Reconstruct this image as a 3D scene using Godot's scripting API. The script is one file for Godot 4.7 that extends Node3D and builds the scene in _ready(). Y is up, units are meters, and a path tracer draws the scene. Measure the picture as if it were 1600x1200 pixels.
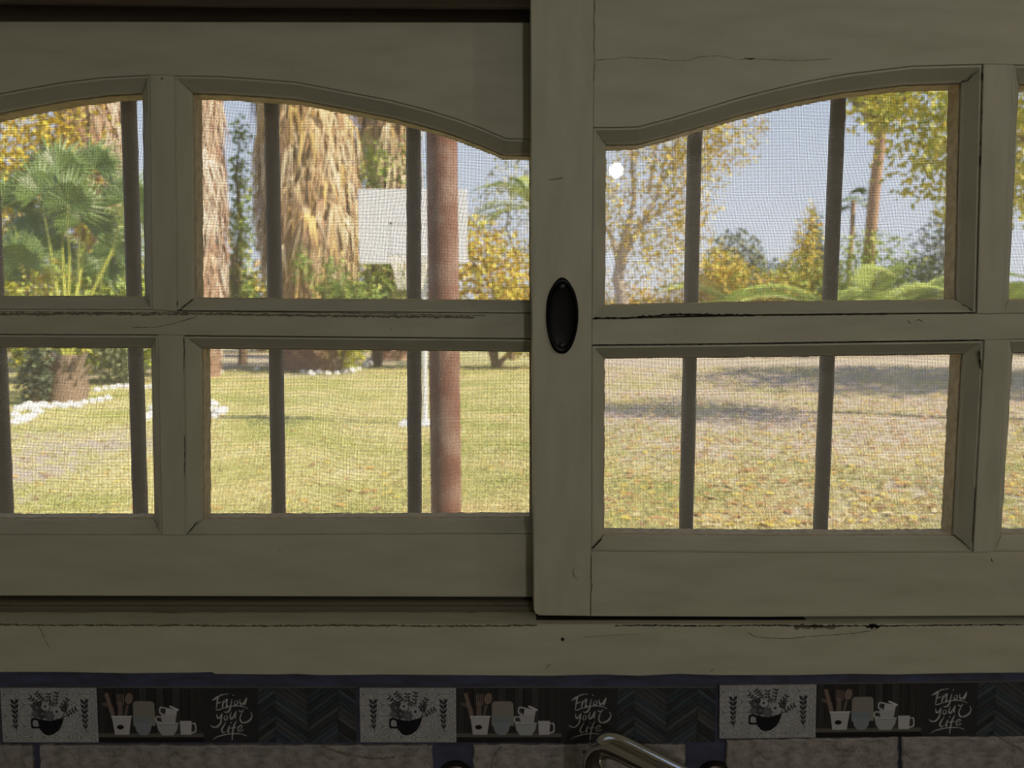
extends Node3D
# A kitchen window with two sliding wooden sashes, a fly screen and security bars behind them,
# printed border tiles and a chrome spout below, and a garden with palms and a basketball hoop outside.
# Units are metres, y up. The kitchen floor is y = 0, the lawn lies at y = LAWN. The window wall faces +z.

const FOCAL := 1256.0            # focal length for a 1600 x 1200 picture
const TILT := 4.5                # degrees that the camera looks down
const EYE := Vector3(0, 1.55, 0)
const LAWN := 0.35
const D_LEFT := 0.945            # distance of the face of the rear (left) sash
const D_RIGHT := 0.893           # distance of the face of the front (right) sash
const D_APRON := 0.880
const D_TILE := 0.884
const D_SCREEN := 1.012
const D_BARS := 1.036

var M := {}
var rng := RandomNumberGenerator.new()
var used := {}

# ------------------------------------------------------------------ a mesh under construction
class Shape:
	var v := PackedVector3Array()
	var n := PackedVector3Array()
	var uv := PackedVector2Array()
	var c := PackedColorArray()
	func smooth(a: Vector3, b: Vector3, d: Vector3, na: Vector3, nb: Vector3, nd: Vector3, col := Color.WHITE) -> void:
		if (b - a).cross(d - a).dot(na + nb + nd) > 0.0:
			v.append(a); v.append(d); v.append(b)
			n.append(na); n.append(nd); n.append(nb)
		else:
			v.append(a); v.append(b); v.append(d)
			n.append(na); n.append(nb); n.append(nd)
		for k in 3:
			c.append(col); uv.append(Vector2.ZERO)
	func tri(a: Vector3, b: Vector3, d: Vector3, nn: Vector3, col := Color.WHITE) -> void:
		smooth(a, b, d, nn, nn, nn, col)
	func face(a: Vector3, b: Vector3, d: Vector3, col := Color.WHITE) -> void:
		var nn := (d - a).cross(b - a).normalized()
		v.append(a); v.append(b); v.append(d)
		for k in 3:
			n.append(nn); c.append(col); uv.append(Vector2.ZERO)
	func quad(a: Vector3, b: Vector3, d: Vector3, e: Vector3, out: Vector3, col := Color.WHITE) -> void:
		var nn := (b - a).cross(e - a).normalized()
		if nn.length_squared() < 0.5:
			nn = (d - b).cross(e - b).normalized()
		if nn.dot(out) < 0.0:
			nn = -nn
		tri(a, b, d, nn, col); tri(a, d, e, nn, col)
	func box(lo: Vector3, hi: Vector3, ch := 0.0, col := Color.WHITE) -> void:
		var m := (lo + hi) * 0.5
		var h := (hi - lo) * 0.5
		for ax in 3:
			var b := (ax + 1) % 3
			var d := (ax + 2) % 3
			for s: float in [-1.0, 1.0]:
				var o := Vector3.ZERO; o[ax] = s
				var p := []
				for q: Vector2 in [Vector2(-1, -1), Vector2(1, -1), Vector2(1, 1), Vector2(-1, 1)]:
					var x := m
					x[ax] += s * h[ax]; x[b] += q.x * (h[b] - ch); x[d] += q.y * (h[d] - ch)
					p.append(x)
				quad(p[0], p[1], p[2], p[3], o, col)
		if ch > 0.0:
			for ax in 3:
				var b := (ax + 1) % 3
				var d := (ax + 2) % 3
				for s: float in [-1.0, 1.0]:
					for t: float in [-1.0, 1.0]:
						var p := []
						for q: float in [-1.0, 1.0]:
							var x := m; x[ax] += q * (h[ax] - ch); x[b] += s * h[b]; x[d] += t * (h[d] - ch)
							var y := m; y[ax] += q * (h[ax] - ch); y[b] += s * (h[b] - ch); y[d] += t * h[d]
							p.append(x); p.append(y)
						var o := Vector3.ZERO; o[b] = s; o[d] = t
						quad(p[0], p[1], p[3], p[2], o, col)
	func tube(path: PackedVector3Array, radii: PackedFloat32Array, sides := 8, col := Color.WHITE, caps := true) -> void:
		var rings := []
		var ref := Vector3.UP if absf((path[1] - path[0]).normalized().y) < 0.9 else Vector3.RIGHT
		for i in path.size():
			var t := (path[mini(i + 1, path.size() - 1)] - path[maxi(i - 1, 0)]).normalized()
			var a := ref.cross(t).normalized()
			var b := t.cross(a)
			ref = b
			var ring := []
			for k in sides:
				var w := TAU * k / sides
				ring.append(a * cos(w) + b * sin(w))
			rings.append(ring)
		for i in path.size() - 1:
			for k in sides:
				var l := (k + 1) % sides
				var a: Vector3 = rings[i][k]
				var b: Vector3 = rings[i][l]
				var d: Vector3 = rings[i + 1][l]
				var e: Vector3 = rings[i + 1][k]
				var pa := path[i] + a * radii[i]
				var pb := path[i] + b * radii[i]
				var pd := path[i + 1] + d * radii[i + 1]
				var pe := path[i + 1] + e * radii[i + 1]
				smooth(pa, pb, pd, a, b, d, col)
				smooth(pa, pd, pe, a, d, e, col)
		if caps:
			for i: int in [0, path.size() - 1]:
				var o := (path[0] - path[1]).normalized() if i == 0 else (path[i] - path[i - 1]).normalized()
				for k in sides:
					var a: Vector3 = rings[i][k]
					var b: Vector3 = rings[i][(k + 1) % sides]
					tri(path[i], path[i] + a * radii[i], path[i] + b * radii[i], o, col)
	func lathe(at: Vector3, axis: Vector3, prof: Array, sides := 24, col := Color.WHITE) -> void:
		# prof: Vector2(radius, height along axis)
		var a := axis.cross(Vector3.UP if absf(axis.y) < 0.9 else Vector3.RIGHT).normalized()
		var b := axis.cross(a).normalized()
		for i in prof.size() - 1:
			var p: Vector2 = prof[i]
			var q: Vector2 = prof[i + 1]
			var sl := Vector2(q.y - p.y, p.x - q.x).normalized()
			for k in sides:
				var u := a * cos(TAU * k / sides) + b * sin(TAU * k / sides)
				var w := a * cos(TAU * (k + 1) / sides) + b * sin(TAU * (k + 1) / sides)
				var nu := (u * sl.x + axis * sl.y).normalized()
				var nw := (w * sl.x + axis * sl.y).normalized()
				var p0 := at + u * p.x + axis * p.y
				var p1 := at + w * p.x + axis * p.y
				var q0 := at + u * q.x + axis * q.y
				var q1 := at + w * q.x + axis * q.y
				if p.x > 1e-6:
					smooth(p0, p1, q1, nu, nw, nw, col)
				if q.x > 1e-6:
					smooth(p0, q1, q0, nu, nw, nu, col)
	func mesh() -> ArrayMesh:
		var arr := []
		arr.resize(Mesh.ARRAY_MAX)
		arr[Mesh.ARRAY_VERTEX] = v
		arr[Mesh.ARRAY_NORMAL] = n
		arr[Mesh.ARRAY_TEX_UV] = uv
		arr[Mesh.ARRAY_COLOR] = c
		var m := ArrayMesh.new()
		m.add_surface_from_arrays(Mesh.PRIMITIVE_TRIANGLES, arr)
		return m

# ------------------------------------------------------------------ nodes
func numbered(called: String) -> String:
	used[called] = used.get(called, -1) + 1
	return called if used[called] == 0 else "%s_%03d" % [called, used[called]]

func tag(o: Node, label: String, category := "", group := "", kind := "") -> void:
	if label: o.set_meta("label", label)
	if category: o.set_meta("category", category)
	if group: o.set_meta("group", group)
	if kind: o.set_meta("kind", kind)

func thing(called: String, label: String, category: String, at := Vector3.ZERO, group := "", kind := "") -> Node3D:
	var o := Node3D.new()
	o.name = numbered(called)
	add_child(o)
	o.position = at
	tag(o, label, category, group, kind)
	return o

func part(called: String, m: Mesh, mat: Material, parent: Node, at := Vector3.ZERO) -> MeshInstance3D:
	var o := MeshInstance3D.new()
	o.name = called
	o.mesh = m
	o.material_override = mat
	o.cast_shadow = GeometryInstance3D.SHADOW_CASTING_SETTING_ON
	parent.add_child(o, true)
	o.position = at
	return o

func single(called: String, m: Mesh, mat: Material, label: String, category: String, at := Vector3.ZERO, group := "", kind := "") -> MeshInstance3D:
	var o := part(numbered(called), m, mat, self, at)
	tag(o, label, category, group, kind)
	return o

# ------------------------------------------------------------------ measuring: sight lines to planes
func sight(px: float, py: float) -> Vector3:
	var t := deg_to_rad(TILT)
	var u := (600.0 - py) / FOCAL
	return Vector3((px - 800.0) / FOCAL, u * cos(t) - sin(t), -u * sin(t) - cos(t))

func at(px: float, py: float, d: float) -> Vector3:      # on the upright plane at distance d
	var s := sight(px, py)
	return EYE + s * (d / -s.z)

func on_lawn(px: float, py: float) -> Vector3:
	var s := sight(px, py)
	return EYE + s * ((LAWN - EYE.y) / s.y)

func grown(px: float, d: float) -> Vector3:               # a spot on the lawn at distance d
	return Vector3((px - 800.0) / FOCAL * d, LAWN, -d)

func outline(pts: Array, d: float) -> PackedVector2Array:
	var out := PackedVector2Array()
	for p in pts:
		var q := at(p[0], p[1], d)
		out.append(Vector2(q.x, q.y))
	if Geometry2D.is_polygon_clockwise(out):
		out.reverse()
	return out

func turned_area(p: PackedVector2Array) -> float:
	var s := 0.0
	for i in p.size():
		s += p[i].cross(p[(i + 1) % p.size()])
	return s

func ccw(p: PackedVector2Array) -> PackedVector2Array:
	var q := p.duplicate()
	if turned_area(q) < 0.0:
		q.reverse()
	return q

func inset(p: PackedVector2Array, by: float) -> PackedVector2Array:
	var out := PackedVector2Array()
	var k := p.size()
	for i in k:
		var e0 := (p[i] - p[(i + k - 1) % k]).normalized()
		var e1 := (p[(i + 1) % k] - p[i]).normalized()
		var n0 := Vector2(-e0.y, e0.x)
		var n1 := Vector2(-e1.y, e1.x)
		out.append(p[i] + (n0 + n1) / maxf(0.35, 1.0 + n0.dot(n1)) * by)
	return out

func v3(p: Vector2, z: float) -> Vector3:
	return Vector3(p.x, p.y, z)

# A board: polygon in x/y (any turn), front at distance df, back at db, front edges chamfered by ch.
func board(s: Shape, poly: PackedVector2Array, df: float, db: float, ch := 0.0006) -> void:
	var p := ccw(poly)
	var f := inset(p, ch) if ch > 0.0 else p
	var ids := Geometry2D.triangulate_polygon(f)
	for i in range(0, ids.size(), 3):
		s.tri(v3(f[ids[i]], -df), v3(f[ids[i + 1]], -df), v3(f[ids[i + 2]], -df), Vector3(0, 0, 1))
		s.tri(v3(p[ids[i]], -db), v3(p[ids[i + 1]], -db), v3(p[ids[i + 2]], -db), Vector3(0, 0, -1))
	for i in p.size():
		var j := (i + 1) % p.size()
		var e := (p[j] - p[i]).normalized()
		var o := Vector3(e.y, -e.x, 0)
		if ch > 0.0:
			s.quad(v3(f[i], -df), v3(f[j], -df), v3(p[j], -df - ch), v3(p[i], -df - ch), o + Vector3(0, 0, 1))
		s.quad(v3(p[i], -df - ch), v3(p[j], -df - ch), v3(p[j], -db), v3(p[i], -db), o)

func boarded(called: String, pts: Array, df: float, db: float, mat: Material, parent: Node, ch := 0.0006) -> MeshInstance3D:
	var s := Shape.new()
	board(s, outline(pts, df), df, db, ch)
	return part(called, s.mesh(), mat, parent)

# Edges of a polygon cut into short lengths and shaken a little: torn paint, crumbled putty, chipped tile.
func ragged(p: PackedVector2Array, step: float, amount: float, seed_: int) -> PackedVector2Array:
	var r := RandomNumberGenerator.new()
	r.seed = seed_
	var out := PackedVector2Array()
	for i in p.size():
		var a := p[i]
		var b := p[(i + 1) % p.size()]
		var k := maxi(1, int(a.distance_to(b) / step))
		var e := (b - a).normalized()
		var nn := Vector2(-e.y, e.x)
		for j in k:
			var q := a.lerp(b, float(j) / k)
			if j > 0:
				q += nn * r.randf_range(-amount, amount)
			out.append(q)
	return out

# A dirt-filled crack or a line of grime: an uneven raised thread along points on a face.
func streak(called: String, pts: Array, d: float, width: float, mat: Material, parent: Node, seed_ := 1) -> void:
	var r := RandomNumberGenerator.new()
	r.seed = seed_
	var s := Shape.new()
	var way := PackedVector2Array()
	for i in pts.size() - 1:
		var a := at(pts[i][0], pts[i][1], d)
		var b := at(pts[i + 1][0], pts[i + 1][1], d)
		var k := maxi(1, int(a.distance_to(b) / 0.0025))
		for j in k:
			var q := a.lerp(b, float(j) / k)
			way.append(Vector2(q.x, q.y))
	var e := at(pts[-1][0], pts[-1][1], d)
	way.append(Vector2(e.x, e.y))
	var up := []
	var dn := []
	for i in way.size():
		var t := (way[mini(i + 1, way.size() - 1)] - way[maxi(i - 1, 0)]).normalized()
		var nn := Vector2(-t.y, t.x)
		var w := width * 0.5 * r.randf_range(0.35, 1.2)
		if i == 0 or i == way.size() - 1:
			w *= 0.2
		var mid := way[i] + nn * r.randf_range(-0.25, 0.25) * width
		up.append(mid + nn * w)
		dn.append(mid - nn * w)
	for i in way.size() - 1:
		s.quad(v3(up[i], -d + 0.00015), v3(up[i + 1], -d + 0.00015), v3(dn[i + 1], -d + 0.00015), v3(dn[i], -d + 0.00015), Vector3(0, 0, 1))
		s.quad(v3(up[i], -d + 0.00015), v3(up[i + 1], -d + 0.00015), v3(up[i + 1], -d - 0.0003), v3(up[i], -d - 0.0003), v3(up[i] - dn[i], 0))
		s.quad(v3(dn[i], -d + 0.00015), v3(dn[i + 1], -d + 0.00015), v3(dn[i + 1], -d - 0.0003), v3(dn[i], -d - 0.0003), v3(dn[i] - up[i], 0))
	part(called, s.mesh(), mat, parent)

# ------------------------------------------------------------------ materials
func plain(col: Color, rough := 0.8, metal := 0.0) -> StandardMaterial3D:
	var m := StandardMaterial3D.new()
	m.albedo_color = col
	m.roughness = rough
	m.metallic = metal
	return m

func noise_tex(freq: float, stops: Array, size := 512, seed_ := 1, octaves := 4) -> NoiseTexture2D:
	var f := FastNoiseLite.new()
	f.noise_type = FastNoiseLite.TYPE_SIMPLEX_SMOOTH
	f.seed = seed_
	f.frequency = freq
	f.fractal_octaves = octaves
	var t := NoiseTexture2D.new()
	t.width = size
	t.height = size
	t.seamless = true
	t.noise = f
	var g := Gradient.new()
	g.offsets = PackedFloat32Array(stops.map(func(x): return x[0]))
	g.colors = PackedColorArray(stops.map(func(x): return x[1]))
	t.color_ramp = g
	return t

func wrapped(tex: Texture2D, scale_: Vector3, rough := 0.8, relief: Texture2D = null, height := 0.0, world := true) -> StandardMaterial3D:
	var m := StandardMaterial3D.new()
	m.albedo_texture = tex
	m.uv1_triplanar = true
	m.uv1_world_triplanar = world
	m.uv1_scale = scale_
	m.roughness = rough
	if relief:
		m.heightmap_enabled = true
		m.heightmap_texture = relief
		m.heightmap_scale = height
	return m

func leafy(light := 0.45, rough := 0.6) -> StandardMaterial3D:
	var m := StandardMaterial3D.new()
	m.vertex_color_use_as_albedo = true
	m.roughness = rough
	m.backlight_enabled = true
	m.backlight = Color(light, light, light)
	return m

func tinted(rough := 0.8) -> StandardMaterial3D:
	var m := StandardMaterial3D.new()
	m.vertex_color_use_as_albedo = true
	m.roughness = rough
	return m

func materials() -> void:
	var brush := noise_tex(0.03, [[0.0, Color(0.35, 0.35, 0.35)], [1.0, Color(0.65, 0.65, 0.65)]], 512, 4, 5)
	var paint_stops := [[0.0, Color(0.645, 0.64, 0.56)], [0.35, Color(0.675, 0.67, 0.59)], [0.6, Color(0.69, 0.685, 0.605)], [1.0, Color(0.71, 0.70, 0.625)]]
	var paint := noise_tex(0.012, paint_stops, 512, 11, 5)
	M.paint_across = wrapped(paint, Vector3(1.1, 5.0, 5.0), 0.55, brush, 0.025)
	M.paint_upright = wrapped(paint, Vector3(5.0, 1.1, 5.0), 0.55, brush, 0.025)
	var worn := noise_tex(0.02, [[0.0, Color(0.40, 0.34, 0.24)], [0.3, Color(0.56, 0.51, 0.39)], [0.45, Color(0.66, 0.62, 0.50)], [1.0, Color(0.71, 0.68, 0.57)]], 512, 21, 5)
	M.worn_paint = wrapped(worn, Vector3(1.6, 9.0, 9.0), 0.7, brush, 0.04)
	var putty := noise_tex(0.03, [[0.0, Color(0.64, 0.57, 0.45)], [0.5, Color(0.72, 0.66, 0.53)], [1.0, Color(0.77, 0.72, 0.60)]], 256, 31, 4)
	M.putty = wrapped(putty, Vector3(8, 8, 8), 0.85, brush, 0.08)
	M.track_wood = plain(Color(0.42, 0.39, 0.32), 0.8)
	M.header_wood = plain(Color(0.58, 0.53, 0.48), 0.85)
	M.grime_and_shade = plain(Color(0.10, 0.085, 0.06), 0.95)  # dirt in cracks, and the painted shadow gap under the front sash
	M.brown_grime = plain(Color(0.36, 0.31, 0.23), 0.95)
	M.smudge = plain(Color(0.44, 0.41, 0.335), 0.9)
	M.glass = plain(Color(1, 1, 1, 0.02), 0.0)
	M.glass.transparency = BaseMaterial3D.TRANSPARENCY_ALPHA
	M.black_enamel = plain(Color(0.03, 0.03, 0.033), 0.3)
	M.black_enamel.metallic_specular = 0.2
	M.black_screw = plain(Color(0.09, 0.09, 0.09), 0.4, 0.5)
	M.wire = plain(Color(0.56, 0.53, 0.47), 0.6)
	M.bar = plain(Color(0.30, 0.275, 0.25), 0.6)
	var plaster := noise_tex(0.02, [[0.0, Color(0.72, 0.70, 0.65)], [1.0, Color(0.80, 0.78, 0.73)]], 256, 5)
	M.plaster = wrapped(plaster, Vector3(0.5, 0.5, 0.5), 0.9)
	M.kitchen_floor = plain(Color(0.30, 0.26, 0.23), 0.5)
	var blue := noise_tex(0.02, [[0.0, Color(0.17, 0.18, 0.23)], [0.5, Color(0.23, 0.24, 0.32)], [0.75, Color(0.25, 0.27, 0.38)], [1.0, Color(0.28, 0.31, 0.47)]], 512, 8, 5)
	M.blue_grout = wrapped(blue, Vector3(2, 6, 4), 0.75, brush, 0.06)
	var stone := noise_tex(0.018, [[0.0, Color(0.40, 0.38, 0.36)], [0.3, Color(0.50, 0.48, 0.46)], [0.55, Color(0.55, 0.53, 0.51)], [1.0, Color(0.62, 0.60, 0.58)]], 512, 41, 6)
	var pits := noise_tex(0.035, [[0.0, Color.BLACK], [0.3, Color(0.3, 0.3, 0.3)], [0.42, Color(0.75, 0.75, 0.75)], [1.0, Color.WHITE]], 512, 42, 5)
	M.stone_tile = wrapped(stone, Vector3(6, 6, 6), 0.65, pits, 0.10)
	M.chrome = plain(Color(0.78, 0.77, 0.75), 0.07, 1.0)
	M.dull_metal = plain(Color(0.25, 0.22, 0.20), 0.35, 0.8)
	var rust := noise_tex(0.02, [[0.0, Color(0.36, 0.22, 0.17)], [0.42, Color(0.43, 0.28, 0.23)], [0.6, Color(0.47, 0.36, 0.32)], [1.0, Color(0.55, 0.47, 0.44)]], 512, 51, 5)
	M.rust = wrapped(rust, Vector3(1.5, 0.8, 1.5), 0.75, brush, 0.1)
	M.white_board = plain(Color(0.90, 0.90, 0.91), 0.5)
	M.board_mark = plain(Color(0.82, 0.82, 0.84), 0.6)
	M.white_steel = plain(Color(0.88, 0.88, 0.88), 0.4)
	M.net_cord = plain(Color(0.88, 0.86, 0.82), 0.9)
	M.white_stone = plain(Color(0.93, 0.92, 0.90), 0.85)
	M.bulb = plain(Color(1, 0.98, 0.94), 0.4)
	M.bulb.emission_enabled = true
	M.bulb.emission = Color(1.0, 0.97, 0.9)
	M.bulb.emission_energy_multiplier = 40.0
	M.lamp_white = plain(Color(0.9, 0.9, 0.88), 0.5)
	M.leaf = leafy(0.5)
	M.palm_leaf = leafy(0.35, 0.45)
	M.bark = tinted(0.9)
	M.thatch = leafy(0.25, 0.85)
	M.ground = tinted(1.0)
	M.grass = leafy(0.35, 0.7)

# ------------------------------------------------------------------ the sashes
# A pane opening: four moulded beads (mitred), the glass, and the putty-lined rebate behind it.
func glazed(parent: Node, runs: Array, d: float, seed_: int, gaps := {}) -> void:
	# runs: the sides of the opening in order (clockwise on the wall), each a list of points that shares its ends with its neighbours
	var poly := PackedVector2Array()
	var first := []
	for run in runs:
		first.append(poly.size())
		for i in run.size() - 1:
			var q := at(run[i][0], run[i][1], d)
			poly.append(Vector2(q.x, q.y))
	var flip := turned_area(poly) < 0.0
	var sign_ := -1.0 if flip else 1.0
	var inner := inset(poly, 0.0150 * sign_)
	var k := poly.size()
	for r in runs.size():
		var a: int = first[r]
		var b: int = first[r + 1] if r + 1 < runs.size() else k
		var s := Shape.new()
		var gap: float = gaps.get(r, 0.0005)
		for i in range(a, b):
			var j := (i + 1) % k
			var e := (poly[j] - poly[i]).normalized()
			var nn := Vector2(-e.y, e.x) * sign_
			var o0 := poly[i] + nn * gap
			var o1 := poly[j] + nn * gap
			var i0 := inner[i]
			var i1 := inner[j]
			if i == a:
				o0 += e * 0.0006; i0 += e * 0.0005
			if i == b - 1:
				o1 -= e * 0.0006; i1 -= e * 0.0005
			var oo := v3(nn, 0)
			# a flat fillet, a sloping face, a small square edge at the glass, and the back
			var f0 := o0.lerp(i0, 0.16)
			var f1 := o1.lerp(i1, 0.16)
			var g0 := o0.lerp(i0, 0.86)
			var g1 := o1.lerp(i1, 0.86)
			s.quad(v3(o0, -d - 0.0012), v3(o1, -d - 0.0012), v3(o1, -d - 0.018), v3(o0, -d - 0.018), -oo)
			s.quad(v3(o0, -d - 0.0012), v3(o1, -d - 0.0012), v3(f1, -d - 0.0010), v3(f0, -d - 0.0010), Vector3(0, 0, 1))
			s.quad(v3(f0, -d - 0.0010), v3(f1, -d - 0.0010), v3(g1, -d - 0.0125), v3(g0, -d - 0.0125), oo + Vector3(0, 0, 1))
			s.quad(v3(g0, -d - 0.0125), v3(g1, -d - 0.0125), v3(i1, -d - 0.0140), v3(i0, -d - 0.0140), oo + Vector3(0, 0, 1))
			s.quad(v3(i0, -d - 0.0140), v3(i1, -d - 0.0140), v3(i1, -d - 0.0175), v3(i0, -d - 0.0175), oo)
			s.quad(v3(o0, -d - 0.018), v3(o1, -d - 0.018), v3(i1, -d - 0.0175), v3(i0, -d - 0.0175), Vector3(0, 0, -1))
			if i == a:
				s.tri(v3(o0, -d - 0.0012), v3(i0, -d - 0.014), v3(o0, -d - 0.018), v3(-e, 0))
			if i == b - 1:
				s.tri(v3(o1, -d - 0.0012), v3(i1, -d - 0.014), v3(o1, -d - 0.018), v3(e, 0))
		var flat: bool = absf(poly[b % k].x - poly[a].x) > absf(poly[b % k].y - poly[a].y)
		part("bead", s.mesh(), M.paint_across if flat else M.paint_upright, parent)
	# the glass, a real sheet
	var g := Shape.new()
	var pane := ccw(inset(poly, 0.004 * sign_))
	var ids := Geometry2D.triangulate_polygon(pane)
	for i in range(0, ids.size(), 3):
		g.tri(v3(pane[ids[i]], -d - 0.0182), v3(pane[ids[i + 1]], -d - 0.0182), v3(pane[ids[i + 2]], -d - 0.0182), Vector3(0, 0, 1))
	part("glass_pane", g.mesh(), M.glass, parent)
	# the rebate behind the glass, with a crumbling putty edge
	var lip := Shape.new()
	var hole := ragged(ccw(inset(poly, 0.0165 * sign_)), 0.005, 0.00045, seed_)
	var wide := inset(hole, -0.021)
	var hk := hole.size()
	for i in hk:
		var j := (i + 1) % hk
		var e := (hole[j] - hole[i]).normalized()
		var nn := Vector2(e.y, -e.x)
		var o0 := wide[i]
		var o1 := wide[j]
		lip.quad(v3(hole[i], -d - 0.0190), v3(hole[j], -d - 0.0190), v3(o1, -d - 0.0190), v3(o0, -d - 0.0190), Vector3(0, 0, 1))
		lip.quad(v3(hole[i], -d - 0.0190), v3(hole[j], -d - 0.0190), v3(hole[j], -d - 0.040), v3(hole[i], -d - 0.040), v3(-nn, 0))
		lip.quad(v3(hole[i], -d - 0.040), v3(hole[j], -d - 0.040), v3(o1, -d - 0.040), v3(o0, -d - 0.040), Vector3(0, 0, -1))
	part("putty_edge", lip.mesh(), M.putty, parent)

func left_sash() -> void:
	var d := D_LEFT
	var b := d + 0.039
	var w := thing("window_1", "rear sliding sash, cream-painted wood with arched four-pane glazing, behind the front sash", "window", Vector3.ZERO, "", "structure")
	var arch_r := [[272, 118], [340, 119], [400, 123], [462, 128], [556, 146], [612, 157], [666, 171], [712, 185], [755, 201], [790, 216], [850, 218]]
	var arch_l := [[-345, 232], [-285, 230], [-205, 200], [-160, 187], [-90, 168], [0, 146], [94, 129], [160, 121], [234, 117]]
	var top := [[-345, 33], [850, 35]]
	var back := arch_r.duplicate()
	back.reverse()
	top.append_array(back)
	var back2 := arch_l.duplicate()
	back2.reverse()
	top.append_array(back2)
	boarded("top_rail", top, d, b, M.paint_across, w)
	boarded("stile", [[850, 35], [922, 36], [922, 933], [850, 933]], d, b, M.paint_upright, w)
	boarded("stile", [[-430, 33], [-345, 33], [-345, 930], [-430, 930]], d, b, M.paint_upright, w)
	boarded("mullion", [[234, 117], [272, 118], [276, 486], [238, 484]], d - 0.0012, b, M.paint_upright, w)
	boarded("mullion", [[247, 523], [287, 524], [289, 836], [253, 836]], d - 0.0012, b, M.paint_upright, w)
	boarded("middle_rail", [[-345, 482], [238, 484], [276, 486], [850, 490], [850, 529], [287, 524], [247, 523], [-345, 521]], d, b, M.paint_across, w)
	boarded("bottom_rail", [[-345, 835], [253, 836], [289, 836], [850, 834], [850, 933], [-345, 930]], d, b, M.paint_across, w)
	glazed(w, [arch_r, [[850, 218], [850, 490]], [[850, 490], [276, 486]], [[276, 486], [272, 118]]], d, 71, {2: 0.0010})
	glazed(w, [arch_l, [[234, 117], [238, 484]], [[238, 484], [-345, 482]], [[-345, 482], [-345, 232]]], d, 72)
	glazed(w, [[[287, 524], [850, 529]], [[850, 529], [850, 834]], [[850, 834], [289, 836]], [[289, 836], [287, 524]]], d, 73, {0: 0.0012})
	glazed(w, [[[-345, 521], [247, 523]], [[247, 523], [253, 836]], [[253, 836], [-345, 835]], [[-345, 835], [-345, 521]]], d, 74, {0: 0.0010})
	# nail hole, split and the line of dirt on the middle rail
	var hole := Shape.new()
	hole.lathe(at(253, 123, d - 0.0011), Vector3(0, 0, 1), [Vector2(0.0016, 0), Vector2(0.0012, 0.0001), Vector2(0.0, 0.0001)], 10)
	part("nail_hole", hole.mesh(), M.grime_and_shade, w)
	streak("wood_crack", [[205, 512], [245, 511], [270, 506], [290, 500], [305, 496], [308, 490]], d, 0.0007, M.grime_and_shade, w, 3)
	streak("dirt_line", [[-60, 490], [60, 491], [130, 490], [225, 491], [310, 490], [420, 492], [560, 494], [700, 495], [742, 496]], d, 0.0030, M.smudge, w, 5)
	streak("dirt_line", [[0, 487], [140, 488], [250, 488], [330, 487], [470, 488], [640, 491], [760, 493]], d, 0.0008, M.grime_and_shade, w, 6)
	streak("wood_crack", [[277, 470], [275, 484], [282, 484], [293, 474], [303, 467]], d - 0.0004, 0.0014, M.grime_and_shade, w, 7)
	streak("wood_crack", [[291, 836], [298, 828], [304, 820], [310, 812]], d - 0.0004, 0.0011, M.grime_and_shade, w, 8)
	streak("wood_crack", [[287, 528], [288, 545], [287, 580]], d - 0.0014, 0.0008, M.grime_and_shade, w, 9)
	streak("wood_crack", [[288, 680], [289, 700], [288, 745]], d - 0.0014, 0.0007, M.grime_and_shade, w, 10)
	streak("paint_chip", [[436, 860], [440, 862]], d, 0.0022, M.grime_and_shade, w, 11)
	streak("paint_chip", [[611, 512], [613, 517]], d, 0.0020, M.grime_and_shade, w, 12)
	streak("paint_chip", [[699, 912], [703, 914]], d, 0.0014, M.brown_grime, w, 13)
	streak("paint_chip", [[454, 110], [458, 109]], d, 0.0012, M.brown_grime, w, 14)

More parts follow.
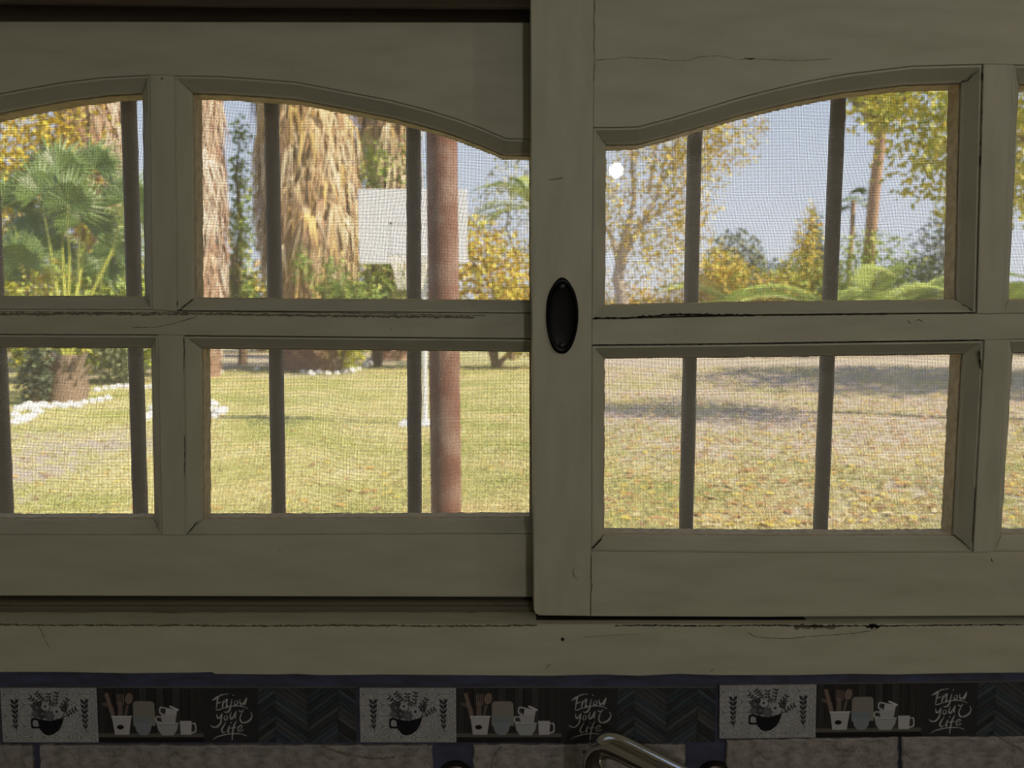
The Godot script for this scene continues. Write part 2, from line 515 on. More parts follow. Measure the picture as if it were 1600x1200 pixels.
func right_sash() -> void:
	var d := D_RIGHT
	var b := d + 0.039
	var w := thing("window_2", "front sliding sash, cream-painted wood with arched glazing and black finger pull", "window", Vector3.ZERO, "", "structure")
	var arch_l := [[927, 199], [962, 199], [997, 198], [1050, 184], [1100, 169], [1150, 154], [1200, 141], [1260, 127], [1325, 115], [1425, 103], [1537, 100]]
	var arch_r := [[1584, 101], [1690, 104], [1790, 116], [1850, 129], [1915, 142], [2020, 172], [2120, 200], [2190, 201]]
	var top := [[929, -16], [2190, -16]]
	var back := arch_r.duplicate()
	back.reverse()
	top.append_array(back)
	var back2 := arch_l.duplicate()
	back2.reverse()
	top.append_array(back2)
	boarded("top_rail", top, d, b, M.paint_across, w)
	boarded("stile", [[829, -16], [929, -16], [929, 92], [927, 199], [925, 499], [924, 861], [923, 963], [843, 962], [837, 959], [834, 953], [833, 700], [831, 480], [830, 240]], d, b, M.paint_upright, w, 0.0009)
	boarded("stile", [[2190, -16], [2285, -16], [2280, 962], [2190, 962]], d, b, M.paint_upright, w)
	boarded("mullion", [[1537, 100], [1584, 101], [1566, 490], [1527, 490]], d - 0.0014, b, M.paint_upright, w)
	boarded("mullion", [[1539, 531], [1575, 530], [1554, 862], [1521, 863]], d - 0.0014, b, M.paint_upright, w)
	boarded("middle_rail", [[925, 499], [1200, 493], [1527, 490], [1566, 490], [2190, 487], [2190, 526], [1575, 530], [1539, 531], [1200, 536], [925, 539]], d, b, M.paint_across, w)
	boarded("bottom_rail", [[924, 861], [1200, 864], [1521, 863], [1554, 862], [2190, 858], [2190, 960], [1600, 962], [1200, 964], [923, 963]], d, b, M.paint_across, w)
	glazed(w, [arch_l, [[1537, 100], [1527, 490]], [[1527, 490], [1200, 493], [925, 499]], [[925, 499], [927, 199]]], d, 81, {2: 0.0016, 1: 0.0014})
	glazed(w, [arch_r, [[2190, 201], [2190, 487]], [[2190, 487], [1566, 490]], [[1566, 490], [1584, 101]]], d, 82)
	glazed(w, [[[925, 539], [1200, 536], [1539, 531]], [[1539, 531], [1521, 863]], [[1521, 863], [1200, 864], [924, 861]], [[924, 861], [925, 539]]], d, 83, {0: 0.0013, 1: 0.0010})
	glazed(w, [[[1575, 530], [2190, 526]], [[2190, 526], [2190, 858]], [[2190, 858], [1554, 862]], [[1554, 862], [1575, 530]]], d, 84)
	# cracks in the top rail and along the joint of stile and rail
	streak("wood_crack", [[930, 94], [945, 93], [962, 92], [978, 89], [1000, 91], [1030, 92], [1050, 95], [1078, 94], [1092, 89], [1122, 87], [1144, 91], [1150, 94], [1170, 92], [1200, 93], [1225, 94], [1252, 95], [1300, 92]], d, 0.00045, M.grime_and_shade, w, 21)
	streak("wood_crack", [[1162, 91], [1172, 92], [1180, 91]], d, 0.0016, M.grime_and_shade, w, 22)
	streak("wood_crack", [[928, 0], [929, 12], [927, 30], [929, 50], [927, 72], [931, 92], [928, 110], [927, 128]], d, 0.0005, M.grime_and_shade, w, 23)
	streak("wood_crack", [[924, 868], [923, 900], [925, 915], [922, 930], [923, 962]], d, 0.0006, M.grime_and_shade, w, 24)
	streak("paint_scratch", [[855, 281], [868, 280], [881, 278]], d, 0.0011, M.grime_and_shade, w, 25)
	streak("wood_crack", [[927, 497], [980, 497], [1040, 492], [1075, 491], [1120, 492], [1180, 493]], d + 0.0002, 0.0024, M.grime_and_shade, w, 26)
	streak("wood_crack", [[1190, 493], [1300, 492], [1390, 491]], d + 0.0002, 0.0011, M.grime_and_shade, w, 27)
	streak("wood_crack", [[926, 539], [1100, 538], [1300, 534], [1530, 531]], d + 0.0002, 0.0010, M.grime_and_shade, w, 28)
	streak("paint_stain", [[1430, 502], [1436, 499], [1442, 503]], d, 0.0020, M.grime_and_shade, w, 29)
	streak("paint_stain", [[1418, 500], [1424, 506]], d, 0.0022, M.track_wood, w, 30)
	streak("wood_crack", [[1535, 112], [1538, 135], [1536, 170], [1534, 230], [1532, 262]], d - 0.0008, 0.0019, M.grime_and_shade, w, 31)
	streak("wood_crack", [[1500, 128], [1512, 126], [1520, 117], [1528, 111]], d - 0.0004, 0.0014, M.grime_and_shade, w, 32)
	streak("wood_crack", [[1502, 475], [1512, 479], [1520, 487]], d - 0.0004, 0.0012, M.grime_and_shade, w, 33)
	streak("wood_crack", [[1529, 547], [1531, 560], [1533, 577]], d - 0.0004, 0.0019, M.grime_and_shade, w, 34)
	streak("wood_crack", [[924, 858], [932, 850], [941, 841]], d - 0.0004, 0.0018, M.grime_and_shade, w, 35)
	streak("wood_crack", [[1490, 834], [1502, 845], [1518, 860]], d - 0.0004, 0.0013, M.grime_and_shade, w, 36)
	streak("wood_crack", [[1524, 760], [1522, 800], [1519, 850]], d - 0.0014, 0.0007, M.grime_and_shade, w, 37)
	streak("paint_chip", [[1549, 871], [1549, 875], [1552, 879]], d, 0.0016, M.grime_and_shade, w, 38)
	streak("paint_chip", [[1582, 913], [1584, 915]], d, 0.0020, M.grime_and_shade, w, 39)
	streak("paint_chip", [[1021, 953], [1023, 955]], d, 0.0013, M.brown_grime, w, 40)
	streak("paint_chip", [[1053, 516], [1057, 517]], d, 0.0026, M.track_wood, w, 41)
	streak("paint_chip", [[906, 597], [909, 596]], d, 0.0016, M.track_wood, w, 42)
	# wooden plugs over the joints, each with a torn ring of paint round it
	for q: Array in [[905, 892, 0.0072, 0.0011], [906, 128, 0.0066, 0.0004], [906, 62, 0.0058, 0.0003]]:
		var plug := Shape.new()
		plug.lathe(at(q[0], q[1], d + 0.002), Vector3(0, 0, 1), [Vector2(q[2], 0.0), Vector2(q[2], 0.002 + q[3] * 0.6), Vector2(q[2] * 0.86, 0.002 + q[3]), Vector2(q[2] * 0.4, 0.002 + q[3] * 0.8), Vector2(0, 0.002 + q[3] * 0.8)], 18)
		part("dowel_plug", plug.mesh(), M.paint_upright, w)
	streak("wood_crack", [[896, 888], [895, 895], [897, 902], [904, 907]], d, 0.0008, M.brown_grime, w, 43)
	# the finger pull: oval dish with a raised rim and two screws
	var pull := Node3D.new()
	pull.name = "finger_pull"
	w.add_child(pull, true)
	pull.position = at(878, 494, d)
	tag(pull, "glossy black oval finger pull with painted-over edge")
	var dish := Shape.new()
	var prof := [Vector2(1.0, 0.0), Vector2(1.0, 0.0016), Vector2(0.965, 0.0028), Vector2(0.90, 0.0030), Vector2(0.84, 0.0022), Vector2(0.76, 0.0012), Vector2(0.4, 0.0007), Vector2(0.0, 0.0006)]
	var lump := FastNoiseLite.new()
	lump.seed = 6
	for i in prof.size() - 1:
		for k in 48:
			var q := []
			var nn := []
			for c: Vector2i in [Vector2i(i, k), Vector2i(i, k + 1), Vector2i(i + 1, k + 1), Vector2i(i + 1, k)]:
				var w0 := TAU * (c.y % 48) / 48.0
				var p: Vector2 = prof[c.x]
				var jig := 1.0 + (0.035 * lump.get_noise_2d(cos(w0) * 90.0, sin(w0) * 90.0) if c.x < 2 else 0.0)
				q.append(Vector3(cos(w0) * p.x * 0.0180 * jig, sin(w0) * p.x * 0.0420 * jig, p.y))
				var sl := Vector2(0, 1)
				if c.x > 0 and c.x < prof.size() - 1:
					var pa: Vector2 = prof[c.x - 1]
					var pb: Vector2 = prof[c.x + 1]
					sl = Vector2(pb.y - pa.y, (pa.x - pb.x) * 0.022).normalized()
				elif c.x == 0:
					sl = Vector2(1, 0)
				nn.append(Vector3(cos(w0) * sl.x, sin(w0) * sl.x * 0.5, absf(sl.y)).normalized())
			dish.smooth(q[0], q[1], q[2], nn[0], nn[1], nn[2])
			dish.smooth(q[0], q[2], q[3], nn[0], nn[2], nn[3])
	part("dish", dish.mesh(), M.black_enamel, pull)
	for y: float in [-0.0325, 0.0325]:
		var sc := Shape.new()
		sc.lathe(Vector3(0, y, 0.001), Vector3(0, 0, 1), [Vector2(0.0040, 0), Vector2(0.0038, 0.0012), Vector2(0.0020, 0.0021), Vector2(0, 0.0023)], 18)
		part("screw", sc.mesh(), M.black_screw, pull)
	var smear := Shape.new()
	for k in 60:
		var q := []
		for c: int in [k, k + 1]:
			var w0 := TAU * (c % 60) / 60.0
			var wide := 1.07 + 0.05 * lump.get_noise_2d(cos(w0) * 60.0 + 40.0, sin(w0) * 60.0)
			q.append(Vector3(cos(w0) * 0.0176, sin(w0) * 0.0416, 0.0007))
			q.append(Vector3(cos(w0) * 0.0182 * wide, sin(w0) * 0.0424 * wide, 0.0004))
			q.append(Vector3(cos(w0) * 0.0182 * wide, sin(w0) * 0.0424 * wide, -0.0002))
		smear.quad(q[0], q[1], q[4], q[3], Vector3(0, 0, 1))
		smear.quad(q[1], q[2], q[5], q[4], q[1] * Vector3(1, 1, 0))
	part("paint_edge", smear.mesh(), M.paint_upright, pull)

func window_frame() -> void:
	var w := thing("trim_1", "cream-painted window surround with worn sill ledge, sash tracks and apron board", "window frame", Vector3.ZERO, "", "structure")
	var left := at(-520, 600, 0.93).x
	var right := at(2390, 600, 0.93).x
	var sill := EYE.y - 0.3415
	# the apron under the window, its lower edge uneven over the blue grout
	var edge := [[-560, 974], [0, 975], [300, 976], [700, 976], [850, 976], [1200, 976], [1600, 975], [2450, 973], [2450, 1050], [1600, 1052]]
	var low := [[1480, 1053], [1400, 1055], [1330, 1054], [1240, 1056], [1120, 1056], [1090, 1055], [1060, 1054], [1000, 1057], [940, 1055], [860, 1057], [720, 1056], [600, 1055], [500, 1056], [464, 1054], [430, 1055], [336, 1054], [330, 1051], [306, 1052], [200, 1053], [100, 1051], [0, 1051], [-560, 1048]]
	edge.append_array(low)
	boarded("apron_board", edge, D_APRON, 0.915, M.paint_across, w, 0.0012)
	var s := Shape.new()
	s.box(Vector3(left, sill - 0.022, -0.9215), Vector3(right, sill + 0.0004, -0.9006), 0.0008)
	part("sill_ledge", s.mesh(), M.worn_paint, w)
	s = Shape.new()
	s.box(Vector3(left, sill - 0.022, -0.8994), Vector3(right, sill, -D_APRON - 0.0006), 0.0016)
	part("sill_nosing", s.mesh(), M.worn_paint, w)
	s = Shape.new()
	s.box(Vector3(left, sill - 0.04, -1.075), Vector3(right, sill + 0.0040, -0.9265), 0.0008)
	part("sill_board", s.mesh(), M.track_wood, w)
	s = Shape.new()
	s.box(Vector3(left, sill - 0.04, -0.93), Vector3(right, sill - 0.012, -0.89))
	part("track_groove", s.mesh(), M.grime_and_shade, w)
	s = Shape.new()
	s.box(Vector3(at(838, 960, 0.894).x, sill - 0.001, -0.920), Vector3(right, sill + 0.0009, -0.8938))  # dark strip that paints the shadow line under the front sash
	part("gap_shade", s.mesh(), M.grime_and_shade, w)
	s = Shape.new()
	s.box(Vector3(left, sill - 0.002, -0.9435), Vector3(right, sill + 0.0062, -0.9350), 0.0005)
	part("track_rib", s.mesh(), M.track_wood, w)
	s = Shape.new()
	s.box(Vector3(left, sill - 0.002, -1.0), Vector3(right, sill + 0.03, -0.987))  # unseen, added behind the sashes to keep light out of the bottom gap
	part("unseen_stop", s.mesh(), M.paint_across, w)
	# header with its two tracks
	var top_y := at(400, -60, 0.93).y
	boarded("track_divider", [[-520, 2], [0, 3], [400, 8], [840, 11], [2390, 11], [2390, -90], [-520, -90]], 0.9345, 0.9425, M.header_wood, w, 0.0005)
	s = Shape.new()
	s.box(Vector3(left, at(400, 100, 0.987).y, -1.075), Vector3(right, top_y + 0.06, -0.987))  # unseen back board, dropped behind the sash to block outside light
	part("header_board", s.mesh(), M.header_wood, w)
	s = Shape.new()
	s.box(Vector3(left, top_y, -1.0), Vector3(right, top_y + 0.06, -0.87))
	part("header_board", s.mesh(), M.header_wood, w)
	s = Shape.new()
	s.box(Vector3(left, at(400, -34, 0.875).y, -0.891), Vector3(right, top_y + 0.06, -0.872))
	part("header_lip", s.mesh(), M.paint_across, w)
	for x: Array in [[left - 0.05, left], [right, right + 0.05]]:
		s = Shape.new()
		s.box(Vector3(x[0], sill - 0.04, -1.075), Vector3(x[1], top_y + 0.06, -0.872), 0.001)
		part("jamb", s.mesh(), M.paint_upright, w)
	for x: Array in [[-470, -425], [2270, 2330]]:
		s = Shape.new()
		s.box(Vector3(at(x[0], 500, 1.0).x, sill, -1.0), Vector3(at(x[1], 500, 1.0).x, top_y, -0.987))
		part("unseen_stop", s.mesh(), M.paint_upright, w)
	# torn paint, cracks and nail holes
	streak("torn_paint", [[-40, 976], [120, 977], [260, 977], [400, 978], [520, 977], [640, 978], [760, 978], [840, 977]], D_APRON, 0.0022, M.brown_grime, w, 52)
	streak("torn_paint", [[960, 978], [1010, 977], [1090, 978], [1200, 977], [1260, 978], [1310, 978], [1375, 978], [1440, 977], [1600, 976]], D_APRON, 0.0016, M.grime_and_shade, w, 53)
	streak("torn_paint", [[1240, 979], [1290, 980], [1310, 979]], D_APRON, 0.0060, M.track_wood, w, 54)
	streak("torn_paint", [[1352, 979], [1366, 979], [1375, 980]], D_APRON, 0.0062, M.grime_and_shade, w, 55)
	streak("wood_crack", [[1168, 988], [1180, 995], [1200, 997], [1230, 998], [1260, 995], [1300, 992], [1340, 989], [1370, 984]], D_APRON, 0.0007, M.grime_and_shade, w, 56)
	streak("wood_crack", [[910, 996], [960, 992], [1000, 991]], D_APRON, 0.0005, M.brown_grime, w, 57)
	streak("paint_chip", [[852, 1046], [856, 1040], [862, 1038]], D_APRON, 0.0009, M.grime_and_shade, w, 58)
	streak("paint_scratch", [[60, 978], [66, 988], [70, 1000], [78, 1012]], D_APRON, 0.0009, M.brown_grime, w, 59)
	streak("paint_chip", [[148, 1042], [154, 1041]], D_APRON, 0.0014, M.grime_and_shade, w, 60)
	streak("paint_chip", [[858, 1012], [861, 1012]], D_APRON, 0.0014, M.grime_and_shade, w, 61)
	streak("paint_chip", [[1109, 1050], [1116, 1045]], D_APRON, 0.0014, M.grime_and_shade, w, 62)
	var hole := Shape.new()
	hole.lathe(at(879, 999, D_APRON - 0.0001), Vector3(0, 0, 1), [Vector2(0.0022, -0.001), Vector2(0.0021, 0.0001), Vector2(0, 0.0)], 12)
	part("nail_hole", hole.mesh(), M.grime_and_shade, w)
	var r := RandomNumberGenerator.new()
	r.seed = 99
	for k in 40:
		var x := r.randf_range(-30, 1630)
		var y := r.randf_range(985, 1046)
		streak("paint_speck", [[x, y], [x + r.randf_range(1, 3), y + r.randf_range(-1, 1)]], D_APRON, 0.0010, M.brown_grime, w, 200 + k)

# ------------------------------------------------------------------ print for the border tiles
func ink_poly(im: Image, pts: PackedVector2Array, col: Color) -> void:
	var lo := pts[0]
	var hi := pts[0]
	for p in pts:
		lo = lo.min(p); hi = hi.max(p)
	for y in range(maxi(0, int(lo.y)), mini(im.get_height() - 1, int(hi.y)) + 1):
		var xs := []
		for i in pts.size():
			var a := pts[i]
			var b := pts[(i + 1) % pts.size()]
			var yy := y + 0.5
			if (a.y <= yy) != (b.y <= yy):
				xs.append(a.x + (yy - a.y) / (b.y - a.y) * (b.x - a.x))
		xs.sort()
		for i in range(0, xs.size() - 1, 2):
			var x0 := maxi(0, int(round(xs[i])))
			var x1 := mini(im.get_width(), int(round(xs[i + 1])))
			if x1 > x0:
				im.fill_rect(Rect2i(x0, y, x1 - x0, 1), col)

func ink_oval(im: Image, c: Vector2, r: Vector2, col: Color, turn := 0.0) -> void:
	var p := PackedVector2Array()
	for k in 28:
		p.append(c + (Vector2(cos(TAU * k / 28.0), sin(TAU * k / 28.0)) * r).rotated(turn))
	ink_poly(im, p, col)

func ink_line(im: Image, pts: Array, w: float, col: Color, taper := false) -> void:
	# a smooth stroke through the points
	var way := PackedVector2Array()
	for i in pts.size() - 1:
		var p0: Vector2 = pts[maxi(i - 1, 0)]
		var p1: Vector2 = pts[i]
		var p2: Vector2 = pts[i + 1]
		var p3: Vector2 = pts[mini(i + 2, pts.size() - 1)]
		for k in 8:
			way.append(p1.cubic_interpolate(p2, p0, p3, k / 8.0))
	way.append(pts[-1])
	for i in way.size() - 1:
		var a := way[i]
		var b := way[i + 1]
		var steps := maxi(1, int(a.distance_to(b) / 0.7))
		for k in steps:
			var q := a.lerp(b, float(k) / steps)
			var ww := w
			if taper:
				var t := (i + float(k) / steps) / way.size()
				ww = w * (0.35 + 0.65 * sin(PI * clampf(t, 0.04, 0.96)))
			var h := ww * 0.5
			im.fill_rect(Rect2i(int(round(q.x - h)), int(round(q.y - h)), maxi(1, int(round(ww))), maxi(1, int(round(ww)))), col)

func ink_leaf(im: Image, base: Vector2, tip: Vector2, fat: float, col: Color) -> void:
	var e := tip - base
	var nn := Vector2(-e.y, e.x).normalized() * fat
	var p := PackedVector2Array()
	for k in 9:
		var t := k / 8.0
		p.append(base + e * t + nn * sin(PI * t))
	for k in 9:
		var t := 1.0 - k / 8.0
		p.append(base + e * t - nn * sin(PI * t))
	ink_poly(im, p, col)

func tile_print() -> ImageTexture:
	var r := RandomNumberGenerator.new()
	r.seed = 17
	var W := 1114
	var H := 172
	var im := Image.create(W, H, false, Image.FORMAT_RGB8)
	# -- ornament panel
	var pale := Color(0.70, 0.705, 0.71)
	var line := Color(0.50, 0.505, 0.51)
	var fill := Color(0.58, 0.58, 0.58)
	im.fill_rect(Rect2i(0, 0, 302, H), pale)
	for i in range(-1, 8):
		for j in range(-1, 5):
			var c := Vector2(i * 59.0 - 8.0, j * 68.0 + (34.0 if i % 2 else 0.0) - 14.0)
			for q: Vector2 in [Vector2(0, 68), Vector2(59, 34), Vector2(59, -34)]:
				var e := q * 0.94
				var b := c + q * 0.03
				ink_leaf(im, b, b + e, 19.0, line)
				ink_leaf(im, b + e * 0.06, b + e * 0.94, 14.6, pale)
				ink_leaf(im, b + e * 0.12, b + e * 0.88, 11.4, line)
				ink_leaf(im, b + e * 0.17, b + e * 0.83, 8.4, pale if (i + j) % 3 else fill)
				ink_leaf(im, b + e * 0.24, b + e * 0.76, 6.5, fill)
	im.fill_rect(Rect2i(302, 0, W - 302, H), Color(0.2, 0.2, 0.2))
	var dark := Color(0.20, 0.205, 0.225)
	for sx: float in [43.0, 262.0]:
		ink_line(im, [Vector2(sx + 4, 34), Vector2(sx, 70), Vector2(sx - 2, 105), Vector2(sx + 4, 140)], 2.0, dark)
		for k in 6:
			var y := 44.0 + k * 15.5
			var g := 1.0 - 0.08 * k
			ink_leaf(im, Vector2(sx, y + 8), Vector2(sx - 13 * g, y - 9), 4.6 * g, dark)
			ink_leaf(im, Vector2(sx, y + 8), Vector2(sx + 12 * g, y - 10), 4.6 * g, dark)
	# cup full of flowers
	for q: Array in [[150, 40, 112, 16], [140, 50, 92, 30], [165, 60, 176, 14], [170, 70, 210, 34], [180, 80, 236, 66], [150, 60, 150, 18], [120, 70, 98, 52], [190, 74, 205, 52]]:
		var a := Vector2(q[0], q[1] + 20)
		var b := Vector2(q[2], q[3])
		ink_line(im, [a, a.lerp(b, 0.5) + Vector2(3, 0), b], 1.6, dark)
		for k in 4:
			var m := a.lerp(b, 0.45 + 0.16 * k)
			var nn := (b - a).orthogonal().normalized()
			ink_leaf(im, m, m + nn * 9 + (b - a).normalized() * 6, 2.6, dark)
			ink_leaf(im, m, m - nn * 9 + (b - a).normalized() * 6, 2.6, dark)
	for q: Array in [[112, 62, 15, 0.30], [128, 82, 18, 0.26], [138, 58, 14, 0.62], [174, 75, 16, 0.60], [150, 88, 17, 0.36], [196, 66, 10, 0.22], [160, 50, 9, 0.34], [106, 84, 12, 0.36], [120, 50, 9, 0.2]]:
		var c := Vector2(q[0], q[1])
		for k in 7:
			ink_oval(im, c + Vector2(q[2] * 0.55, 0).rotated(TAU * k / 7.0), Vector2(q[2] * 0.5, q[2] * 0.32), Color(q[3], q[3], q[3] * 1.04), TAU * k / 7.0)
		ink_oval(im, c, Vector2(q[2] * 0.26, q[2] * 0.26), Color(0.2, 0.2, 0.2) if q[3] > 0.4 else Color(0.42, 0.42, 0.43))
	var cup := PackedVector2Array([Vector2(112, 98), Vector2(150, 104), Vector2(196, 92), Vector2(190, 112), Vector2(178, 134), Vector2(160, 147), Vector2(146, 150), Vector2(132, 147), Vector2(119, 132)])
	ink_poly(im, cup, Color(0.12, 0.125, 0.14))
	ink_line(im, [Vector2(115, 100), Vector2(99, 98), Vector2(94, 108), Vector2(97, 124), Vector2(120, 124)], 6.0, Color(0.12, 0.125, 0.14))
	ink_line(im, [Vector2(150, 104), Vector2(175, 99), Vector2(196, 92)], 1.5, Color(0.3, 0.3, 0.32))
	# -- shelf with crockery, in front of dark planks
	for k in 14:
		var t := r.randf_range(0.20, 0.30) - 0.005 * k
		im.fill_rect(Rect2i(302 + k * 26, 0, 26, H), Color(t * 1.02, t, t * 0.99))
		for g in 7:
			im.fill_rect(Rect2i(302 + k * 26 + r.randi_range(0, 25), 0, 1, H), Color(t * 0.8, t * 0.78, t * 0.78))
		im.fill_rect(Rect2i(302 + k * 26, 0, 2, H), Color(0.13, 0.125, 0.12))
	im.fill_rect(Rect2i(302, 143, 330, 13), Color(0.36, 0.34, 0.32))
	im.fill_rect(Rect2i(302, 156, 340, 16), Color(0.13, 0.13, 0.14))
	var tan_ := Color(0.47, 0.41, 0.37)
	var wood := Color(0.41, 0.36, 0.33)
	ink_line(im, [Vector2(368, 92), Vector2(345, 62), Vector2(322, 50)], 9.0, Color(0.37, 0.33, 0.30))
	ink_line(im, [Vector2(352, 96), Vector2(340, 50), Vector2(332, 20)], 10.0, tan_)
	ink_line(im, [Vector2(362, 96), Vector2(354, 40), Vector2(350, 26)], 7.0, Color(0.16, 0.13, 0.15))
	ink_line(im, [Vector2(374, 96), Vector2(374, 50)], 14.0, wood)
	for k in 4:
		ink_line(im, [Vector2(367 + k * 6, 52), Vector2(366 + k * 6, 20)], 3.0, tan_)
	ink_line(im, [Vector2(388, 96), Vector2(396, 56)], 6.0, wood)
	ink_oval(im, Vector2(402, 34), Vector2(12, 18), tan_, 0.2)
	ink_poly(im, PackedVector2Array([Vector2(346, 90), Vector2(408, 90), Vector2(399, 148), Vector2(354, 148)]), Color(0.67, 0.67, 0.68))
	im.fill_rect(Rect2i(344, 88, 66, 4), Color(0.74, 0.74, 0.75))
	ink_oval(im, Vector2(372, 124), Vector2(11, 7), Color(0.12, 0.11, 0.11))
	# cutting board
	ink_poly(im, PackedVector2Array([Vector2(420, 42), Vector2(474, 42), Vector2(481, 50), Vector2(483, 120), Vector2(413, 120), Vector2(414, 50)]), Color(0.51, 0.50, 0.47))
	# bowls and a cup
	var bowl := Color(0.52, 0.55, 0.57)
	ink_poly(im, PackedVector2Array([Vector2(414, 92), Vector2(466, 92), Vector2(464, 110), Vector2(454, 122), Vector2(428, 122), Vector2(417, 110)]), Color(0.46, 0.50, 0.53))
	ink_line(im, [Vector2(462, 94), Vector2(474, 98), Vector2(474, 110), Vector2(462, 114)], 4.0, Color(0.46, 0.50, 0.53))
	ink_poly(im, PackedVector2Array([Vector2(416, 112), Vector2(472, 112), Vector2(466, 136), Vector2(456, 149), Vector2(434, 149), Vector2(422, 136)]), bowl)
	for k in 8:
		ink_line(im, [Vector2(421 + k * 6.4, 114), Vector2(428 + k * 4.4, 147)], 1.0, Color(0.40, 0.43, 0.45))
	var cupc := Color(0.69, 0.69, 0.70)
	ink_poly(im, PackedVector2Array([Vector2(517, 62), Vector2(552, 70), Vector2(548, 90), Vector2(512, 90)]), cupc)
	ink_line(im, [Vector2(516, 64), Vector2(500, 62), Vector2(498, 78), Vector2(510, 84)], 4.0, cupc)
	ink_line(im, [Vector2(530, 58), Vector2(555, 70)], 5.0, Color(0.76, 0.76, 0.77))
	ink_poly(im, PackedVector2Array([Vector2(500, 86), Vector2(549, 86), Vector2(545, 112), Vector2(504, 112)]), Color(0.64, 0.64, 0.65))
	ink_line(im, [Vector2(500, 92), Vector2(486, 92), Vector2(486, 106), Vector2(500, 108)], 4.0, cupc)
	ink_poly(im, PackedVector2Array([Vector2(485, 110), Vector2(555, 110), Vector2(550, 132), Vector2(538, 150), Vector2(502, 150), Vector2(490, 132)]), Color(0.60, 0.62, 0.62))
	im.fill_rect(Rect2i(485, 110, 70, 2), Color(0.72, 0.73, 0.73))
	im.fill_rect(Rect2i(487, 116, 66, 1), Color(0.45, 0.47, 0.48))
	ink_poly(im, PackedVector2Array([Vector2(559, 104), Vector2(596, 104), Vector2(595, 148), Vector2(561, 148)]), cupc)
	ink_line(im, [Vector2(596, 112), Vector2(607, 114), Vector2(608, 136), Vector2(596, 142)], 4.0, cupc)
	# -- chalk board with the lettering
	im.fill_rect(Rect2i(634, 0, 172, H), Color(0.19, 0.195, 0.205))
	for k in 500:
		im.set_pixel(r.randi_range(634, 805), r.randi_range(0, H - 1), Color(0.22, 0.225, 0.235))
	var chalk := Color(0.66, 0.66, 0.65)
	var strokes := [
		[[168, 372], [185, 362], [212, 345], [206, 385], [196, 448]], [[182, 372], [212, 350], [240, 330], [300, 322]], [[196, 400], [216, 394], [238, 384]], [[196, 450], [222, 446], [240, 438]],
		[[256, 372], [250, 405], [246, 436]], [[250, 408], [270, 376], [284, 366], [280, 400], [278, 424], [292, 410]],
		[[322, 366], [314, 405], [304, 445], [280, 468], [258, 462]], [[332, 328], [334, 336]],
		[[352, 374], [340, 392], [346, 410], [362, 400], [366, 380], [352, 374]],
		[[386, 364], [384, 388], [394, 404], [414, 392], [436, 352]], [[438, 350], [430, 384], [416, 412]],
		[[200, 452], [250, 436], [310, 420], [370, 416], [416, 424], [448, 440]],
		[[200, 482], [204, 508], [220, 512], [240, 480]], [[242, 476], [236, 520], [222, 560], [196, 584], [166, 582], [148, 568]],
		[[272, 490], [258, 504], [260, 526], [276, 524], [284, 502], [272, 490]],
		[[314, 466], [304, 498], [310, 520], [326, 508], [352, 458]], [[352, 460], [344, 494], [348, 518]],
		[[374, 452], [384, 462], [398, 456]], [[412, 446], [390, 486], [382, 522], [398, 548], [430, 546], [462, 524], [476, 494], [466, 462]],
		[[268, 548], [248, 580], [236, 610], [246, 628], [266, 620]], [[300, 572], [288, 600], [284, 622], [296, 618]], [[310, 548], [313, 552]],
		[[352, 536], [334, 570], [322, 620], [314, 690]], [[296, 594], [326, 590], [352, 586]],
		[[366, 606], [386, 594], [396, 576], [380, 572], [364, 592], [366, 614], [386, 616], [412, 598]],
		[[164, 682], [196, 662], [250, 646], [316, 636], [384, 638], [436, 656]],
	]
	for k in strokes.size():
		var way := []
		for p in strokes[k]:
			way.append(Vector2(p[0] * 0.4 + 596.0, p[1] * 0.4 - 110.0))
		ink_line(im, way, 4.2 if k in [0, 4, 5, 6, 9, 10, 12, 13, 15, 16, 18, 19, 20, 22] else 3.0, chalk, true)
	# -- planks laid in chevrons
	var cols := [[806, 860, 1], [860, 962, -1], [962, 1058, 1], [1058, 1114, -1]]
	for q: Array in cols:
		for k in range(-9, 16):
			var tone := r.randf_range(0.19, 0.31)
			var hue := r.randf()
			var col := Color(tone * (0.84 + 0.18 * hue), tone * 1.0, tone * (1.12 - 0.12 * hue))
			var run: float = q[1] - q[0]
			var dy: float = -run * 0.72 if q[2] > 0 else run * 0.72
			var y0 := k * 17.0 + (40.0 if q[2] > 0 else 0.0)
			ink_poly(im, PackedVector2Array([Vector2(q[0], y0), Vector2(q[1], y0 + dy), Vector2(q[1], y0 + dy + 16), Vector2(q[0], y0 + 16)]), col)
			for g in 3:
				var o := r.randf_range(2, 14)
				var t0 := r.randf_range(0, 0.5)
				var t1 := r.randf_range(t0, 1.0)
				ink_line(im, [Vector2(q[0] + run * t0, y0 + o + dy * t0), Vector2(q[0] + run * t1, y0 + o + dy * t1)], 1.0, col.lightened(0.12) if g else col.darkened(0.3))
			ink_line(im, [Vector2(q[0], y0 + 16), Vector2(q[1], y0 + dy + 16)], 1.0, Color(0.10, 0.10, 0.10))
		im.fill_rect(Rect2i(q[1] - 1, 0, 2, H), Color(0.11, 0.11, 0.11))
	return ImageTexture.create_from_image(im)

